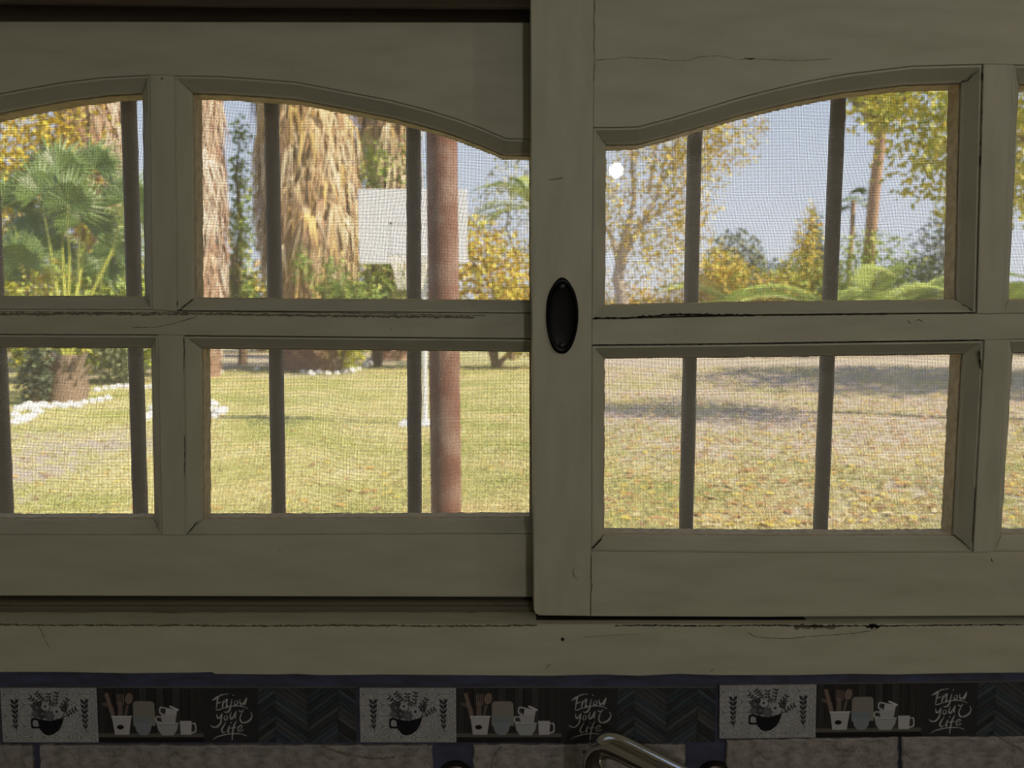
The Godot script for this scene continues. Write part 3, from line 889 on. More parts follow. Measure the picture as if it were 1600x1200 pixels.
func window_wall() -> void:
	var w := thing("wall_front", "kitchen wall under the window with printed border tiles, stone tiles and blue grout", "wall", Vector3.ZERO, "", "structure")
	var left := at(-520, 600, 0.93).x - 0.049
	var right := at(2390, 600, 0.93).x + 0.049
	var sill := EYE.y - 0.3415 - 0.021
	var head := at(400, -60, 0.93).y + 0.059
	var lo := Vector3(-2.6, -0.1, -1.13)
	var hi := Vector3(2.6, 2.7, -0.892)
	for q: Array in [[lo, Vector3(hi.x, sill - 0.018, hi.z)], [Vector3(lo.x, head, lo.z), hi], [Vector3(lo.x, sill - 0.018, lo.z), Vector3(left, head, hi.z)], [Vector3(right, sill - 0.018, lo.z), Vector3(hi.x, head, hi.z)]]:
		var s := Shape.new()
		s.box(q[0], q[1])
		part("wall_panel", s.mesh(), M.plaster, w)
	var grout := Shape.new()
	board(grout, outline([[-900, 1048], [2600, 1044], [2600, 1420], [-900, 1420]], D_TILE + 0.004), D_TILE + 0.004, 0.893, 0.0)
	part("blue_grout", grout.mesh(), M.blue_grout, w)
	# printed border tiles, one glazed sheet each
	M.tile_print = plain(Color.WHITE, 0.22)
	M.tile_print.albedo_texture = tile_print()
	M.tile_print.metallic_specular = 0.4
	M.tile_edge = plain(Color(0.45, 0.44, 0.43), 0.5)
	for q: Array in [[-559, 1078, 1162, -2, 0.0], [2, 1075, 1160, 557, 0.0], [562, 1075, 1160, 1118, 0.0], [1124, 1068, 1151, 1681, 0.65], [1686, 1066, 1149, 2244, 0.4]]:
		var d := D_TILE
		var mid := at((q[0] + q[3]) * 0.5, (q[1] + q[2]) * 0.5, d)
		var wide := at(q[3], 1100, d).x - at(q[0], 1100, d).x
		var high := at(800, q[1], d).y - at(800, q[2], d).y
		var s := Shape.new()
		s.box(Vector3(-wide / 2, -high / 2, -0.0052), Vector3(wide / 2, high / 2, -0.00012), 0.0)
		var tile := part("border_tile", s.mesh(), M.tile_edge, w, mid)
		tile.rotation_degrees.z = q[4]
		tag(tile, "printed border tile with cup of flowers, crockery shelf, chalk lettering and chevron planks")
		var f := Shape.new()
		f.quad(Vector3(-wide / 2, high / 2, 0), Vector3(wide / 2, high / 2, 0), Vector3(wide / 2, -high / 2, 0), Vector3(-wide / 2, -high / 2, 0), Vector3(0, 0, 1))
		for i in f.v.size():
			f.uv[i] = Vector2(f.v[i].x / wide + 0.5, 0.5 - f.v[i].y / high)
		part("glazed_print", f.mesh(), M.tile_print, tile)
	# stone tiles with chipped edges
	var k := 0
	for q: Array in [[-420, 1165, 1165, 50], [62, 1165, 1165, 676], [739, 1164, 1164, 1071], [1135, 1157, 1152, 1403], [1409, 1152, 1150, 1900]]:
		k += 1
		var s := Shape.new()
		var p := outline([[q[0], q[1]], [q[3], q[2]], [q[3], 1400], [q[0], 1400]], D_TILE)
		board(s, ragged(p, 0.006, 0.0009, 300 + k), D_TILE - 0.001, D_TILE + 0.005, 0.0014)
		part("stone_tile", s.mesh(), M.stone_tile, w)
	streak("tile_crack", [[784, 1165], [778, 1172], [770, 1182], [767, 1200], [762, 1215]], D_TILE - 0.001, 0.0008, M.grime_and_shade, w, 91)
	streak("tile_pitting", [[500, 1165], [520, 1172], [540, 1178], [560, 1182], [590, 1186], [618, 1182]], D_TILE - 0.001, 0.0030, M.track_wood, w, 92)
	streak("tile_pitting", [[1300, 1164], [1312, 1172], [1330, 1174], [1336, 1168]], D_TILE - 0.001, 0.0026, M.track_wood, w, 93)
	streak("tile_pitting", [[1560, 1152], [1575, 1160], [1590, 1168], [1600, 1174]], D_TILE - 0.001, 0.0026, M.track_wood, w, 94)

func kitchen() -> void:
	var s := Shape.new()
	s.box(Vector3(-2.6, -0.1, -0.892), Vector3(2.6, 0.0, 3.5))
	tag(single("floor", s.mesh(), M.kitchen_floor, "plain brown kitchen floor", "floor"), "", "", "", "structure")
	s = Shape.new()
	s.box(Vector3(-2.6, 2.6, -0.892), Vector3(2.6, 2.7, 3.5))
	tag(single("ceiling", s.mesh(), M.plaster, "pale plaster kitchen ceiling", "ceiling"), "", "", "", "structure")
	for q: Array in [["wall_left", -2.6, -2.5, -0.892, 3.5], ["wall_right", 2.5, 2.6, -0.892, 3.5], ["wall_back", -2.5, 2.5, 3.4, 3.5]]:
		s = Shape.new()
		s.box(Vector3(q[1], 0.0, q[3]), Vector3(q[2], 2.6, q[4]))
		tag(single(q[0], s.mesh(), M.plaster, "pale plaster kitchen wall, " + String(q[0]).replace("_", " "), "wall"), "", "", "", "structure")

func pendant(spot: Vector3, energy: float, label: String) -> void:
	var t := thing("pendant_lamp", label, "lamp", Vector3(spot.x, 2.6, spot.z))
	var drop := spot.y - 2.6
	var s := Shape.new()
	s.lathe(Vector3(0, 0, 0), Vector3.DOWN, [Vector2(0.045, 0), Vector2(0.045, 0.012), Vector2(0.03, 0.022), Vector2(0, 0.024)], 20)
	part("ceiling_rose", s.mesh(), M.lamp_white, t)
	s = Shape.new()
	s.tube(PackedVector3Array([Vector3(0, -0.02, 0), Vector3(0, drop + 0.09, 0)]), PackedFloat32Array([0.004, 0.004]), 8)
	part("cord", s.mesh(), M.lamp_white, t)
	s = Shape.new()
	s.lathe(Vector3(0, drop + 0.095, 0), Vector3.DOWN, [Vector2(0, 0), Vector2(0.016, 0.0), Vector2(0.018, 0.03), Vector2(0.018, 0.055), Vector2(0, 0.056)], 16)
	part("socket", s.mesh(), M.lamp_white, t)
	s = Shape.new()
	var prof := []
	for k in 13:
		var a := PI * k / 12.0
		prof.append(Vector2(sin(a) * 0.038, -cos(a) * 0.038))
	s.lathe(Vector3(0, drop, 0), Vector3.DOWN, prof, 24)
	part("bulb", s.mesh(), M.bulb, t)
	var l := OmniLight3D.new()
	l.name = "bulb_glow"
	l.light_color = Color(1.0, 0.99, 0.98)
	l.light_energy = energy
	l.light_size = 0.034
	l.omni_range = 12.0
	l.omni_attenuation = 2.0
	l.shadow_enabled = true
	t.add_child(l)
	l.position = Vector3(0, drop, 0)

func tap() -> void:
	var t := thing("kitchen_tap", "chrome wall-mounted kitchen tap with a thick curved spout in front of the tiles", "tap", at(930, 1330, 0.80))
	var o := t.position
	var s := Shape.new()
	var way := PackedVector3Array()
	var curve := Curve3D.new()
	for q: Array in [[926, 1330, 0.800], [926, 1260, 0.800], [926, 1205, 0.800], [930, 1180, 0.798], [943, 1167, 0.790], [962, 1167, 0.778], [1000, 1185, 0.758], [1060, 1216, 0.726], [1130, 1250, 0.694], [1170, 1276, 0.680], [1186, 1300, 0.674], [1190, 1340, 0.672]]:
		way.append(at(q[0], q[1], q[2]) - o)
	for i in way.size():
		var tan_ := (way[mini(i + 1, way.size() - 1)] - way[maxi(i - 1, 0)]) / 6.0
		curve.add_point(way[i], -tan_, tan_)
	curve.bake_interval = 0.003
	var pts := curve.get_baked_points()
	var rad := PackedFloat32Array()
	rad.resize(pts.size())
	rad.fill(0.0128)
	s.tube(pts, rad, 28)
	part("spout", s.mesh(), M.chrome, t)
	s = Shape.new()
	s.tube(PackedVector3Array([at(700, 1335, 0.80) - o, at(1128, 1335, 0.80) - o]), PackedFloat32Array([0.02, 0.02]), 20)
	part("mixer_body", s.mesh(), M.chrome, t)
	for px: float in [712, 1116]:
		s = Shape.new()
		var c := at(px, 1335, 0.80) - o
		var wall_ := at(px, 1216, D_TILE + 0.003) - o
		s.tube(PackedVector3Array([wall_, wall_ + Vector3(0, 0, 0.03), c.lerp(wall_, 0.35) + Vector3(0, 0, 0.01), c]), PackedFloat32Array([0.010, 0.010, 0.012, 0.014]), 14)
		part("inlet_pipe", s.mesh(), M.chrome, t)
		s = Shape.new()
		s.lathe(wall_, Vector3(0, 0, 1), [Vector2(0.0215, 0), Vector2(0.0215, 0.003), Vector2(0.019, 0.008), Vector2(0.012, 0.011), Vector2(0.0, 0.011)], 28)
		part("wall_cover", s.mesh(), M.dull_metal, t)
		s = Shape.new()
		s.lathe(c + Vector3(0, -0.015, 0), Vector3.DOWN, [Vector2(0.014, 0), Vector2(0.022, 0.02), Vector2(0.022, 0.045), Vector2(0.015, 0.052), Vector2(0, 0.052)], 18)
		part("handle", s.mesh(), M.chrome, t)

# ------------------------------------------------------------------ screen and bars
func fly_screen() -> void:
	var t := thing("fly_screen", "fine grey woven insect screen stretched outside the sashes", "fly screen", at(900, 935, D_SCREEN))
	var o := t.position
	var lo := at(-500, 968, D_SCREEN)
	var hi := at(2370, 20, D_SCREEN)
	var pitch := 0.00193
	var half := 0.00036
	var wob := FastNoiseLite.new()
	wob.seed = 3
	wob.frequency = 4.0
	wob.fractal_octaves = 2
	var s := Shape.new()
	var make := func(from: Vector3, to: Vector3, seg: int, across: Vector3):
		var prev: Vector3
		for i in seg + 1:
			var p := from.lerp(to, float(i) / seg)
			var n1 := wob.get_noise_2d(p.x, p.y)
			var n2 := wob.get_noise_2d(p.x + 31.0, p.y + 7.0)
			p += across * n1 * pitch * 1.7
			p.z += n2 * 0.003
			if i > 0:
				for c: Array in [[across * half, Vector3(0, 0, half)], [Vector3(0, 0, half), -across * half], [-across * half, Vector3(0, 0, -half)], [Vector3(0, 0, -half), across * half]]:
					var c0: Vector3 = c[0]
					var c1: Vector3 = c[1]
					s.smooth(prev + c0, prev + c1, p + c1, c0.normalized(), c1.normalized(), c1.normalized())
					s.smooth(prev + c0, p + c1, p + c0, c0.normalized(), c1.normalized(), c0.normalized())
			prev = p
	var x := lo.x
	while x < hi.x:
		make.call(Vector3(x, lo.y, lo.z) - o, Vector3(x, hi.y, lo.z) - o, 14, Vector3(1, 0, 0))
		x += pitch
	var y := lo.y
	while y < hi.y:
		make.call(Vector3(lo.x, y, lo.z) - o, Vector3(hi.x, y, lo.z) - o, 34, Vector3(0, 1, 0))
		y += pitch
	var m := part("woven_wires", s.mesh(), M.wire, t)
	m.set_meta("kind", "stuff")

func security_bars() -> void:
	var t := thing("security_grille", "grille of dark upright steel bars outside the fly screen", "window bars", at(800, 970, D_BARS))
	var o := t.position
	for q: Array in [[-242, -210], [-20, 10], [201, 220], [424, 436], [646, 648], [858, 850], [1087, 1072], [1310, 1282], [1532, 1494], [1750, 1706], [1970, 1920], [2190, 2130]]:
		var s := Shape.new()
		var a := at(q[0], 150, D_BARS)
		var b := at(q[1], 820, D_BARS)
		var e := (a - b) / (a.y - b.y)
		a = b + e * (1.98 - b.y)
		b = b + e * (1.215 - b.y)
		# an eight-sided bar, slightly flattened
		s.tube(PackedVector3Array([b - o, a - o]), PackedFloat32Array([0.0094, 0.0094]), 12)
		part("bar", s.mesh(), M.bar, t)
	for y: float in [1.2185, 1.975]:
		var s := Shape.new()
		s.box(Vector3(at(-500, 600, D_BARS).x, y - 0.010, -D_BARS - 0.012) - o, Vector3(at(2370, 600, D_BARS).x, y + 0.010, -D_BARS + 0.012) - o, 0.001)
		part("crossbar", s.mesh(), M.bar, t)

# ------------------------------------------------------------------ the garden
func garden_post() -> void:
	var t := thing("steel_post", "rust-red round steel post standing just outside the window", "post", grown(700, 2.5))
	var s := Shape.new()
	var top := at(690, 205, 2.5)
	var low := at(697, 800, 2.5)
	var e := (top - low) / (top.y - low.y)
	var o := t.position
	var a := low + e * (LAWN - low.y) - o
	var b := low + e * (2.62 - low.y) - o
	s.tube(PackedVector3Array([a, b]), PackedFloat32Array([0.048, 0.048]), 24)
	part("pipe", s.mesh(), M.rust, t)
	s = Shape.new()
	s.box(a + Vector3(-0.1, 0, -0.1), a + Vector3(0.1, 0.012, 0.1), 0.001)
	part("base_plate", s.mesh(), M.rust, t)
	s = Shape.new()
	s.lathe(b, Vector3.UP, [Vector2(0.052, -0.02), Vector2(0.052, 0.004), Vector2(0.03, 0.014), Vector2(0, 0.016)], 24)
	part("cap", s.mesh(), M.rust, t)

func soil_share(x: float, z: float, n: FastNoiseLite) -> float:
	# where the lawn is worn down to soil and leaf litter
	var d := -z
	var s := 0.5 * n.get_noise_2d(x * 5.0, z * 5.0) + 0.35 * n.get_noise_2d(x * 23.0, z * 23.0)
	var right := smoothstep(0.3, 1.2, x) * (0.45 + 0.5 * smoothstep(6.0, 8.6, d))
	var left := smoothstep(-2.6, -4.0, x) * (1.0 - smoothstep(8.0, 9.5, d)) * 0.8
	var beds := smoothstep(15.0, 18.0, d) * smoothstep(-2.0, -4.0, x) * 0.7
	return clampf(maxf(maxf(right, left), beds) + s + 0.02, 0.0, 1.0)

func lawn() -> void:
	var n := FastNoiseLite.new()
	n.seed = 12
	n.frequency = 0.06
	n.fractal_octaves = 3
	var s := Shape.new()
	var soil := Color(0.355, 0.285, 0.24)
	var dry := Color(0.49, 0.42, 0.21)
	var green := Color(0.27, 0.29, 0.09)
	var zs := [-1.13]
	while zs[-1] > -40.0:
		zs.append(zs[-1] - 0.12 - 0.02 * absf(zs[-1]))
	zs.append(-90.0)
	var nx := 110
	var cols := []
	for z: float in zs:
		var row := PackedColorArray()
		for i in nx + 1:
			var x := (float(i) / nx - 0.5) * (16.0 + absf(z) * 1.9)
			var g := clampf(0.5 + 0.8 * n.get_noise_2d(x * 9.0 + 50.0, z * 9.0) + 0.5 * n.get_noise_2d(x * 40.0, z * 40.0), 0.0, 1.0)
			var c := dry.lerp(green, g)
			c = c.lerp(soil, soil_share(x, z, n))
			row.append(c)
		cols.append(row)
	for k in zs.size() - 1:
		for i in nx:
			var p := []
			var cc := []
			for q: Vector2i in [Vector2i(k, i), Vector2i(k, i + 1), Vector2i(k + 1, i + 1), Vector2i(k + 1, i)]:
				var z: float = zs[q.x]
				p.append(Vector3((float(q.y) / nx - 0.5) * (16.0 + absf(z) * 1.9), 0, z))
				cc.append(cols[q.x][q.y])
			for tr: Array in [[0, 2, 1], [0, 3, 2]]:
				for j: int in tr:
					s.v.append(p[j]); s.n.append(Vector3.UP); s.uv.append(Vector2.ZERO); s.c.append(cc[j])
	var g := thing("lawn", "patchy yellow-green garden lawn with worn soil and dry leaves", "lawn", Vector3(0, LAWN, 0), "", "structure")
	part("turf", s.mesh(), M.ground, g)
	# tufts
	var tuft := Shape.new()
	var r := RandomNumberGenerator.new()
	r.seed = 5
	for k in 7:
		var w := r.randf_range(0, TAU)
		var foot := Vector3(r.randf_range(-0.03, 0.03), 0, r.randf_range(-0.03, 0.03))
		var side := Vector3(cos(w), 0, sin(w)) * 0.004
		var lean := Vector3(cos(w + 1.3), 0, sin(w + 1.3)) * r.randf_range(0.015, 0.05)
		var h := r.randf_range(0.02, 0.042)
		tuft.face(foot - side, foot + lean * 0.5 + Vector3(0, h * 0.7, 0) , foot + side)
		tuft.face(foot + side, foot + lean * 0.5 + Vector3(0, h * 0.7, 0), foot + lean + Vector3(0, h, 0))
	var mm := MultiMesh.new()
	mm.transform_format = MultiMesh.TRANSFORM_3D
	mm.use_colors = true
	mm.mesh = tuft.mesh()
	var where := []
	var tone := []
	while where.size() < 64000:
		var d := 4.2 + 17.0 * pow(r.randf(), 1.5)
		var x := r.randf_range(-0.72, 0.72) * d
		var soily := soil_share(x, -d, n)
		if r.randf() < soily * 0.9:
			continue
		var sc := r.randf_range(0.5, 1.1) * (0.7 + d * 0.03)
		where.append(Transform3D(Basis(Vector3.UP, r.randf_range(0, TAU)).scaled(Vector3(sc, sc * r.randf_range(0.6, 1.1), sc)), Vector3(x, 0, -d)))
		var q := clampf(0.45 + 0.9 * n.get_noise_2d(x * 9.0 + 50.0, -d * 9.0) + r.randf_range(-0.35, 0.35), 0, 1)
		var c := Color(0.70, 0.60, 0.32).lerp(Color(0.40, 0.43, 0.14), q)
		tone.append(c * r.randf_range(0.75, 1.2))
	mm.instance_count = where.size()
	for i in where.size():
		mm.set_instance_transform(i, where[i])
		mm.set_instance_color(i, tone[i])
	var blades := MultiMeshInstance3D.new()
	blades.name = "grass_blades"
	blades.multimesh = mm
	blades.material_override = M.grass
	blades.set_meta("kind", "stuff")
	g.add_child(blades)

func leaf_shape(r: RandomNumberGenerator, size: float, col: Color) -> ArrayMesh:
	var s := Shape.new()
	var k := 6
	var bend := r.randf_range(0.08, 0.3)
	for i in k:
		var t0 := float(i) / k
		var t1 := float(i + 1) / k
		var w0 := sin(PI * t0) * 0.36 * size
		var w1 := sin(PI * t1) * 0.36 * size
		var c0 := Vector3(0, sin(PI * t0) * bend * 0.15 * size + 0.004, (t0 - 0.5) * size)
		var c1 := Vector3(0, sin(PI * t1) * bend * 0.15 * size + 0.004, (t1 - 0.5) * size)
		for sd: float in [-1.0, 1.0]:
			var e0 := c0 + Vector3(sd * w0, w0 * bend, 0)
			var e1 := c1 + Vector3(sd * w1, w1 * bend, 0)
			s.quad(c0, c1, e1, e0, Vector3.UP, col)
	return s.mesh()

func fallen_leaves() -> void:
	var r := RandomNumberGenerator.new()
	r.seed = 77
	var tones := [Color(0.42, 0.20, 0.07), Color(0.52, 0.30, 0.08), Color(0.62, 0.44, 0.06), Color(0.30, 0.16, 0.08), Color(0.55, 0.42, 0.24)]
	var names := ["brown", "orange-brown", "yellow", "dark brown", "tan"]
	var kinds := []
	for k in tones.size():
		kinds.append(leaf_shape(r, 0.070, tones[k]))
	for i in 110:
		var px := r.randf_range(925, 1540) if i < 85 else r.randf_range(320, 660)
		var py := 565.0 + 262.0 * pow(r.randf(), 0.75)
		var k := r.randi_range(0, 4)
		var o := single("fallen_leaf", kinds[k], M.leaf, "dry %s fallen leaf lying on the patchy lawn" % names[k], "leaf", on_lawn(px, py) + Vector3(0, 0.012, 0), "single %s leaves on the lawn" % names[k])
		o.rotation = Vector3(r.randf_range(-0.12, 0.12), r.randf_range(0, TAU), r.randf_range(-0.12, 0.12))
		var sc := r.randf_range(0.7, 1.5) * (1.0 + 0.02 * -o.position.z)
		o.scale = Vector3(sc, sc, sc)
	var mm := MultiMesh.new()
	mm.transform_format = MultiMesh.TRANSFORM_3D
	mm.use_colors = true
	mm.mesh = leaf_shape(r, 0.062, Color.WHITE)
	mm.instance_count = 8000
	for i in 8000:
		var d := 4.6 + 16.0 * pow(r.randf(), 1.2)
		var x := r.randf_range(-0.7, 0.72) * d
		if r.randf() < 0.6:
			x = r.randf_range(0.08, 0.72) * d
		var sc := r.randf_range(0.5, 1.3)
		mm.set_instance_transform(i, Transform3D(Basis.from_euler(Vector3(r.randf_range(-0.15, 0.15), r.randf_range(0, TAU), r.randf_range(-0.15, 0.15))).scaled(Vector3(sc, sc, sc)), Vector3(x, LAWN + 0.006, -d)))
		mm.set_instance_color(i, tones[r.randi_range(0, 4)] * r.randf_range(0.8, 1.25))
	var o := MultiMeshInstance3D.new()
	o.name = "leaf_litter"
	o.multimesh = mm
	o.material_override = M.leaf
	add_child(o)
	tag(o, "small dry leaves scattered over the lawn and soil", "leaf litter", "", "stuff")

func cluster(blobs: Array, count: int, size: float, tones: Array, seed_: int, droop := 0.0) -> ArrayMesh:
	# leaves filling ellipsoids: blobs are [centre, radii]
	var r := RandomNumberGenerator.new()
	r.seed = seed_
	var s := Shape.new()
	var total := 0.0
	for b in blobs:
		total += b[1].x * b[1].y * b[1].z
	for b in blobs:
		var rad: Vector3 = b[1]
		for i in maxi(6, int(count * rad.x * rad.y * rad.z / total)):
			var dir := Vector3(r.randfn(), r.randfn(), r.randfn()).normalized()
			var p: Vector3 = b[0] + dir * rad * pow(r.randf(), 0.45)
			var up := Vector3(r.randfn() * 0.7, 0.7 - droop, r.randfn() * 0.7).normalized()
			var along := dir.cross(up).normalized().rotated(up, r.randf_range(0, TAU))
			along = (along + Vector3(0, -droop, 0)).normalized()
			var side := along.cross(up).normalized()
			var l := size * r.randf_range(0.6, 1.3)
			var col: Color = tones[r.randi_range(0, tones.size() - 1)] * r.randf_range(0.75, 1.25)
			var tip := p + along * l
			var mid := p + along * l * 0.45
			s.face(p, mid + side * l * 0.3 + up * l * 0.08, tip, col)
			s.face(p, tip, mid - side * l * 0.3 + up * l * 0.08, col)
	return s.mesh()

func limbs(s: Shape, from: Vector3, to: Vector3, r0: float, r1: float, col: Color, seed_: int, sway := 0.1) -> void:
	var r := RandomNumberGenerator.new()
	r.seed = seed_
	var pts := PackedVector3Array()
	var rad := PackedFloat32Array()
	var l := from.distance_to(to)
	for k in 6:
		var t := k / 5.0
		pts.append(from.lerp(to, t) + Vector3(r.randfn(), 0, r.randfn()) * l * sway * 0.3 * sin(PI * t))
		rad.append(lerpf(r0, r1, t))
	s.tube(pts, rad, 7, col)

func bush(called: String, label: String, foot: Vector3, blobs: Array, count: int, size: float, tones: Array, seed_: int, group := "", category := "bush", times := 1.0) -> Node3D:
	# blobs relative to the foot
	var t := thing(called, label, category, foot, group)
	t.scale = Vector3.ONE * times
	var s := Shape.new()
	for b in blobs:
		limbs(s, Vector3(0, 0, 0), b[0], 0.05 + 0.012 * b[0].length(), 0.015, Color(0.16, 0.11, 0.07), seed_ + 1)
	part("stem", s.mesh(), M.bark, t)
	var f := part("foliage", cluster(blobs, count, size, tones, seed_), M.leaf, t)
	f.set_meta("kind", "stuff")
	return t

# A palm whose dead fronds hang round the trunk like a skirt of straw.
func shaggy_palm(label: String, foot: Vector3, height: float, radius: float, bare: float, tones: Array, count: int, seed_: int) -> void:
	var r := RandomNumberGenerator.new()
	r.seed = seed_
	var t := thing("shaggy_palm", label, "palm", foot, "palms with skirts of dead fronds")
	var s := Shape.new()
	var pts := PackedVector3Array()
	var rad := PackedFloat32Array()
	for k in 13:
		var y := height * k / 12.0
		pts.append(Vector3(0, y, 0))
		rad.append(radius * 0.5 * (1.35 - 0.35 * minf(1.0, y / 1.2)))
	s.tube(pts, rad, 14, Color(0.30, 0.19, 0.14))
	# rings of old leaf bases
	for k in int(bare / 0.14):
		for j in 14:
			var w := TAU * (j + 0.5 * (k % 2)) / 14.0
			var o := Vector3(cos(w), 0, sin(w))
			var y := 0.1 + k * 0.14
			var q := radius * 0.5 * (1.35 - 0.35 * minf(1.0, y / 1.2))
			var c := Color(0.36, 0.24, 0.17) * r.randf_range(0.7, 1.3)
			var sd := Vector3(-o.z, 0, o.x) * q * 0.2
			s.face(o * q - sd + Vector3(0, y, 0), o * (q + 0.08) + Vector3(0, y + 0.17, 0), o * q + sd + Vector3(0, y, 0), c)
	part("trunk", s.mesh(), M.bark, t)
	var th := Shape.new()
	for i in count:
		var w := r.randf_range(0, TAU)
		var o := Vector3(cos(w), 0, sin(w))
		var sd := Vector3(-o.z, 0, o.x)
		var y := r.randf_range(bare + 0.5, height + 0.3)
		var grow := smoothstep(bare, bare + 2.0, y) * 0.55 + 0.45
		var q := radius * grow * r.randf_range(0.62, 1.06)
		var l := r.randf_range(0.6, 1.5)
		var col: Color = tones[r.randi_range(0, tones.size() - 1)] * r.randf_range(0.7, 1.25)
		var a := o * q * 0.72 + Vector3(0, y, 0)
		for j in 4:
			var yaw := r.randf_range(-0.30, 0.30)
			var wd := r.randf_range(0.018, 0.05)
			var b := o * q + sd * yaw * 0.6 + Vector3(0, y - l * 0.3, 0)
			var e := o * q * r.randf_range(0.92, 1.1) + sd * yaw * 1.3 + Vector3(0, y - l * r.randf_range(0.8, 1.1), 0)
			th.face(a - sd * wd, b - sd * wd, b + sd * wd, col)
			th.face(b - sd * wd, e, b + sd * wd, col)
	var f := part("dead_frond_skirt", th.mesh(), M.thatch, t)
	f.set_meta("kind", "stuff")
	for k in 12:
		var lf := part("fan_leaf", fan_leaf, M.palm_leaf, t, Vector3(0, height + 0.2, 0))
		lf.rotation = Vector3(r.randf_range(-0.2, 0.9), TAU * k / 12.0, 0)
		lf.scale = Vector3.ONE * 1.5

var fan_leaf: ArrayMesh
var feather_leaf: ArrayMesh

func make_leaves() -> void:
	# a fan leaf: stalk along +z, then a wheel of narrow pleated blades
	var s := Shape.new()
	var r := RandomNumberGenerator.new()
	r.seed = 8
	s.tube(PackedVector3Array([Vector3.ZERO, Vector3(0, 0.12, 0.45), Vector3(0, 0.12, 0.9)]), PackedFloat32Array([0.02, 0.014, 0.01]), 5, Color(0.24, 0.27, 0.08))
	var hub := Vector3(0, 0.12, 0.9)
	for k in 30:
		var w := deg_to_rad(-125.0 + 250.0 * k / 29.0)
		var e := Vector3(sin(w), 0.0, cos(w))
		var sd := Vector3(cos(w), 0, -sin(w))
		var l := 0.72 * r.randf_range(0.85, 1.08)
		var m := hub + e * l * 0.55 + Vector3(0, 0.03, 0)
		var tip := hub + e * l + Vector3(0, -0.10 - 0.08 * r.randf(), 0)
		var c := Color(0.115, 0.18, 0.05) * r.randf_range(0.8, 1.3)
		for q: float in [-1.0, 1.0]:
			var rib := m + Vector3(0, 0.02, 0)
			s.face(hub, rib, m + sd * q * 0.032, c)
			s.face(rib, tip, m + sd * q * 0.032, c)
	fan_leaf = s.mesh()
	# a feather frond: arching midrib along +z with leaflets in two rows
	s = Shape.new()
	var rib := PackedVector3Array()
	var rad := PackedFloat32Array()
	for k in 13:
		var t := k / 12.0
		rib.append(Vector3(0, 1.15 * sin(t * 1.9) * 0.75 + 0.0 - 0.55 * t * t, 2.3 * t))
		rad.append(lerpf(0.02, 0.004, t))
	s.tube(rib, rad, 5, Color(0.30, 0.31, 0.10))
	for k in 42:
		var t := 0.10 + 0.89 * k / 41.0
		var i := mini(11, int(t * 12.0))
		var p := rib[i].lerp(rib[i + 1], t * 12.0 - i)
		var fwd := (rib[i + 1] - rib[i]).normalized()
		for q: float in [-1.0, 1.0]:
			var l := 0.42 * sin(PI * clampf(t * 0.85 + 0.12, 0, 1)) * r.randf_range(0.85, 1.1)
			var out := (Vector3(q, 0.25, 0) * 0.85 + fwd * 0.6).normalized()
			var c := Color(0.34, 0.42, 0.12) * r.randf_range(0.6, 1.4)
			var tip := p + out * l + Vector3(0, -0.10 * l, 0)
			var sd := fwd * 0.010
			s.face(p - sd, tip, p + sd, c)
			s.face(p + sd, tip, p + out * l * 0.5 + sd * 1.4 + Vector3(0, 0.02, 0), c)
	feather_leaf = s.mesh()

func young_fan_palm() -> void:
	var t := thing("fan_palm", "young fan palm with dark green fan leaves inside the white stones", "palm", on_lawn(104, 628))
	var r := RandomNumberGenerator.new()
	r.seed = 31
	var s := Shape.new()
	s.tube(PackedVector3Array([Vector3.ZERO, Vector3(0.02, 0.2, 0), Vector3(0.03, 0.45, 0), Vector3(0.04, 0.7, 0)]), PackedFloat32Array([0.26, 0.30, 0.24, 0.12]), 12, Color(0.24, 0.18, 0.13))
	for k in 60:
		var w := r.randf_range(0, TAU)
		var o := Vector3(cos(w), 0, sin(w))
		var y := r.randf_range(0.05, 0.55)
		s.face(o * 0.2 + Vector3(-o.z, 0, o.x) * 0.06 + Vector3(0, y, 0), o * 0.42 + Vector3(0, y + 0.28, 0), o * 0.2 - Vector3(-o.z, 0, o.x) * 0.06 + Vector3(0, y, 0), Color(0.36, 0.28, 0.22) * r.randf_range(0.6, 1.3))
	part("trunk", s.mesh(), M.bark, t)
	var d := -t.position.z
	for q: Array in [[70, 330, 1.0], [95, 300, 1.1], [60, 390, 1.0], [130, 380, 1.2], [45, 430, 0.9], [80, 425, 1.0], [150, 290, 1.0], [110, 345, 1.0], [175, 420, 1.1], [20, 350, 1.0], [150, 450, 0.9], [15, 460, 0.9], [195, 340, 1.0]]:
		var hub := at(q[0], q[1], d + r.randf_range(-0.6, 0.6)) - t.position
		var from := Vector3(0.03, 0.55, 0)
		var sc: float = q[2] * 0.82
		var e := (hub - from).normalized()
		var stalk := Shape.new()
		var tipp := hub - e * 0.6 * sc
		stalk.tube(PackedVector3Array([from, from.lerp(tipp, 0.5) + Vector3(0, 0.12, 0), tipp]), PackedFloat32Array([0.03, 0.022, 0.016]), 6, Color(0.40, 0.42, 0.09))
		part("leaf_stalk", stalk.mesh(), M.bark, t)
		var lf := part("fan_leaf", fan_leaf, M.palm_leaf, t, tipp)
		# the blade faces the sky and a little to the house
		var zz := e
		var yy := Vector3(r.randf_range(-0.4, 0.4), 0.75, 0.9).normalized()
		var xx := yy.cross(zz).normalized()
		yy = zz.cross(xx)
		lf.basis = Basis(xx, yy, zz) * sc

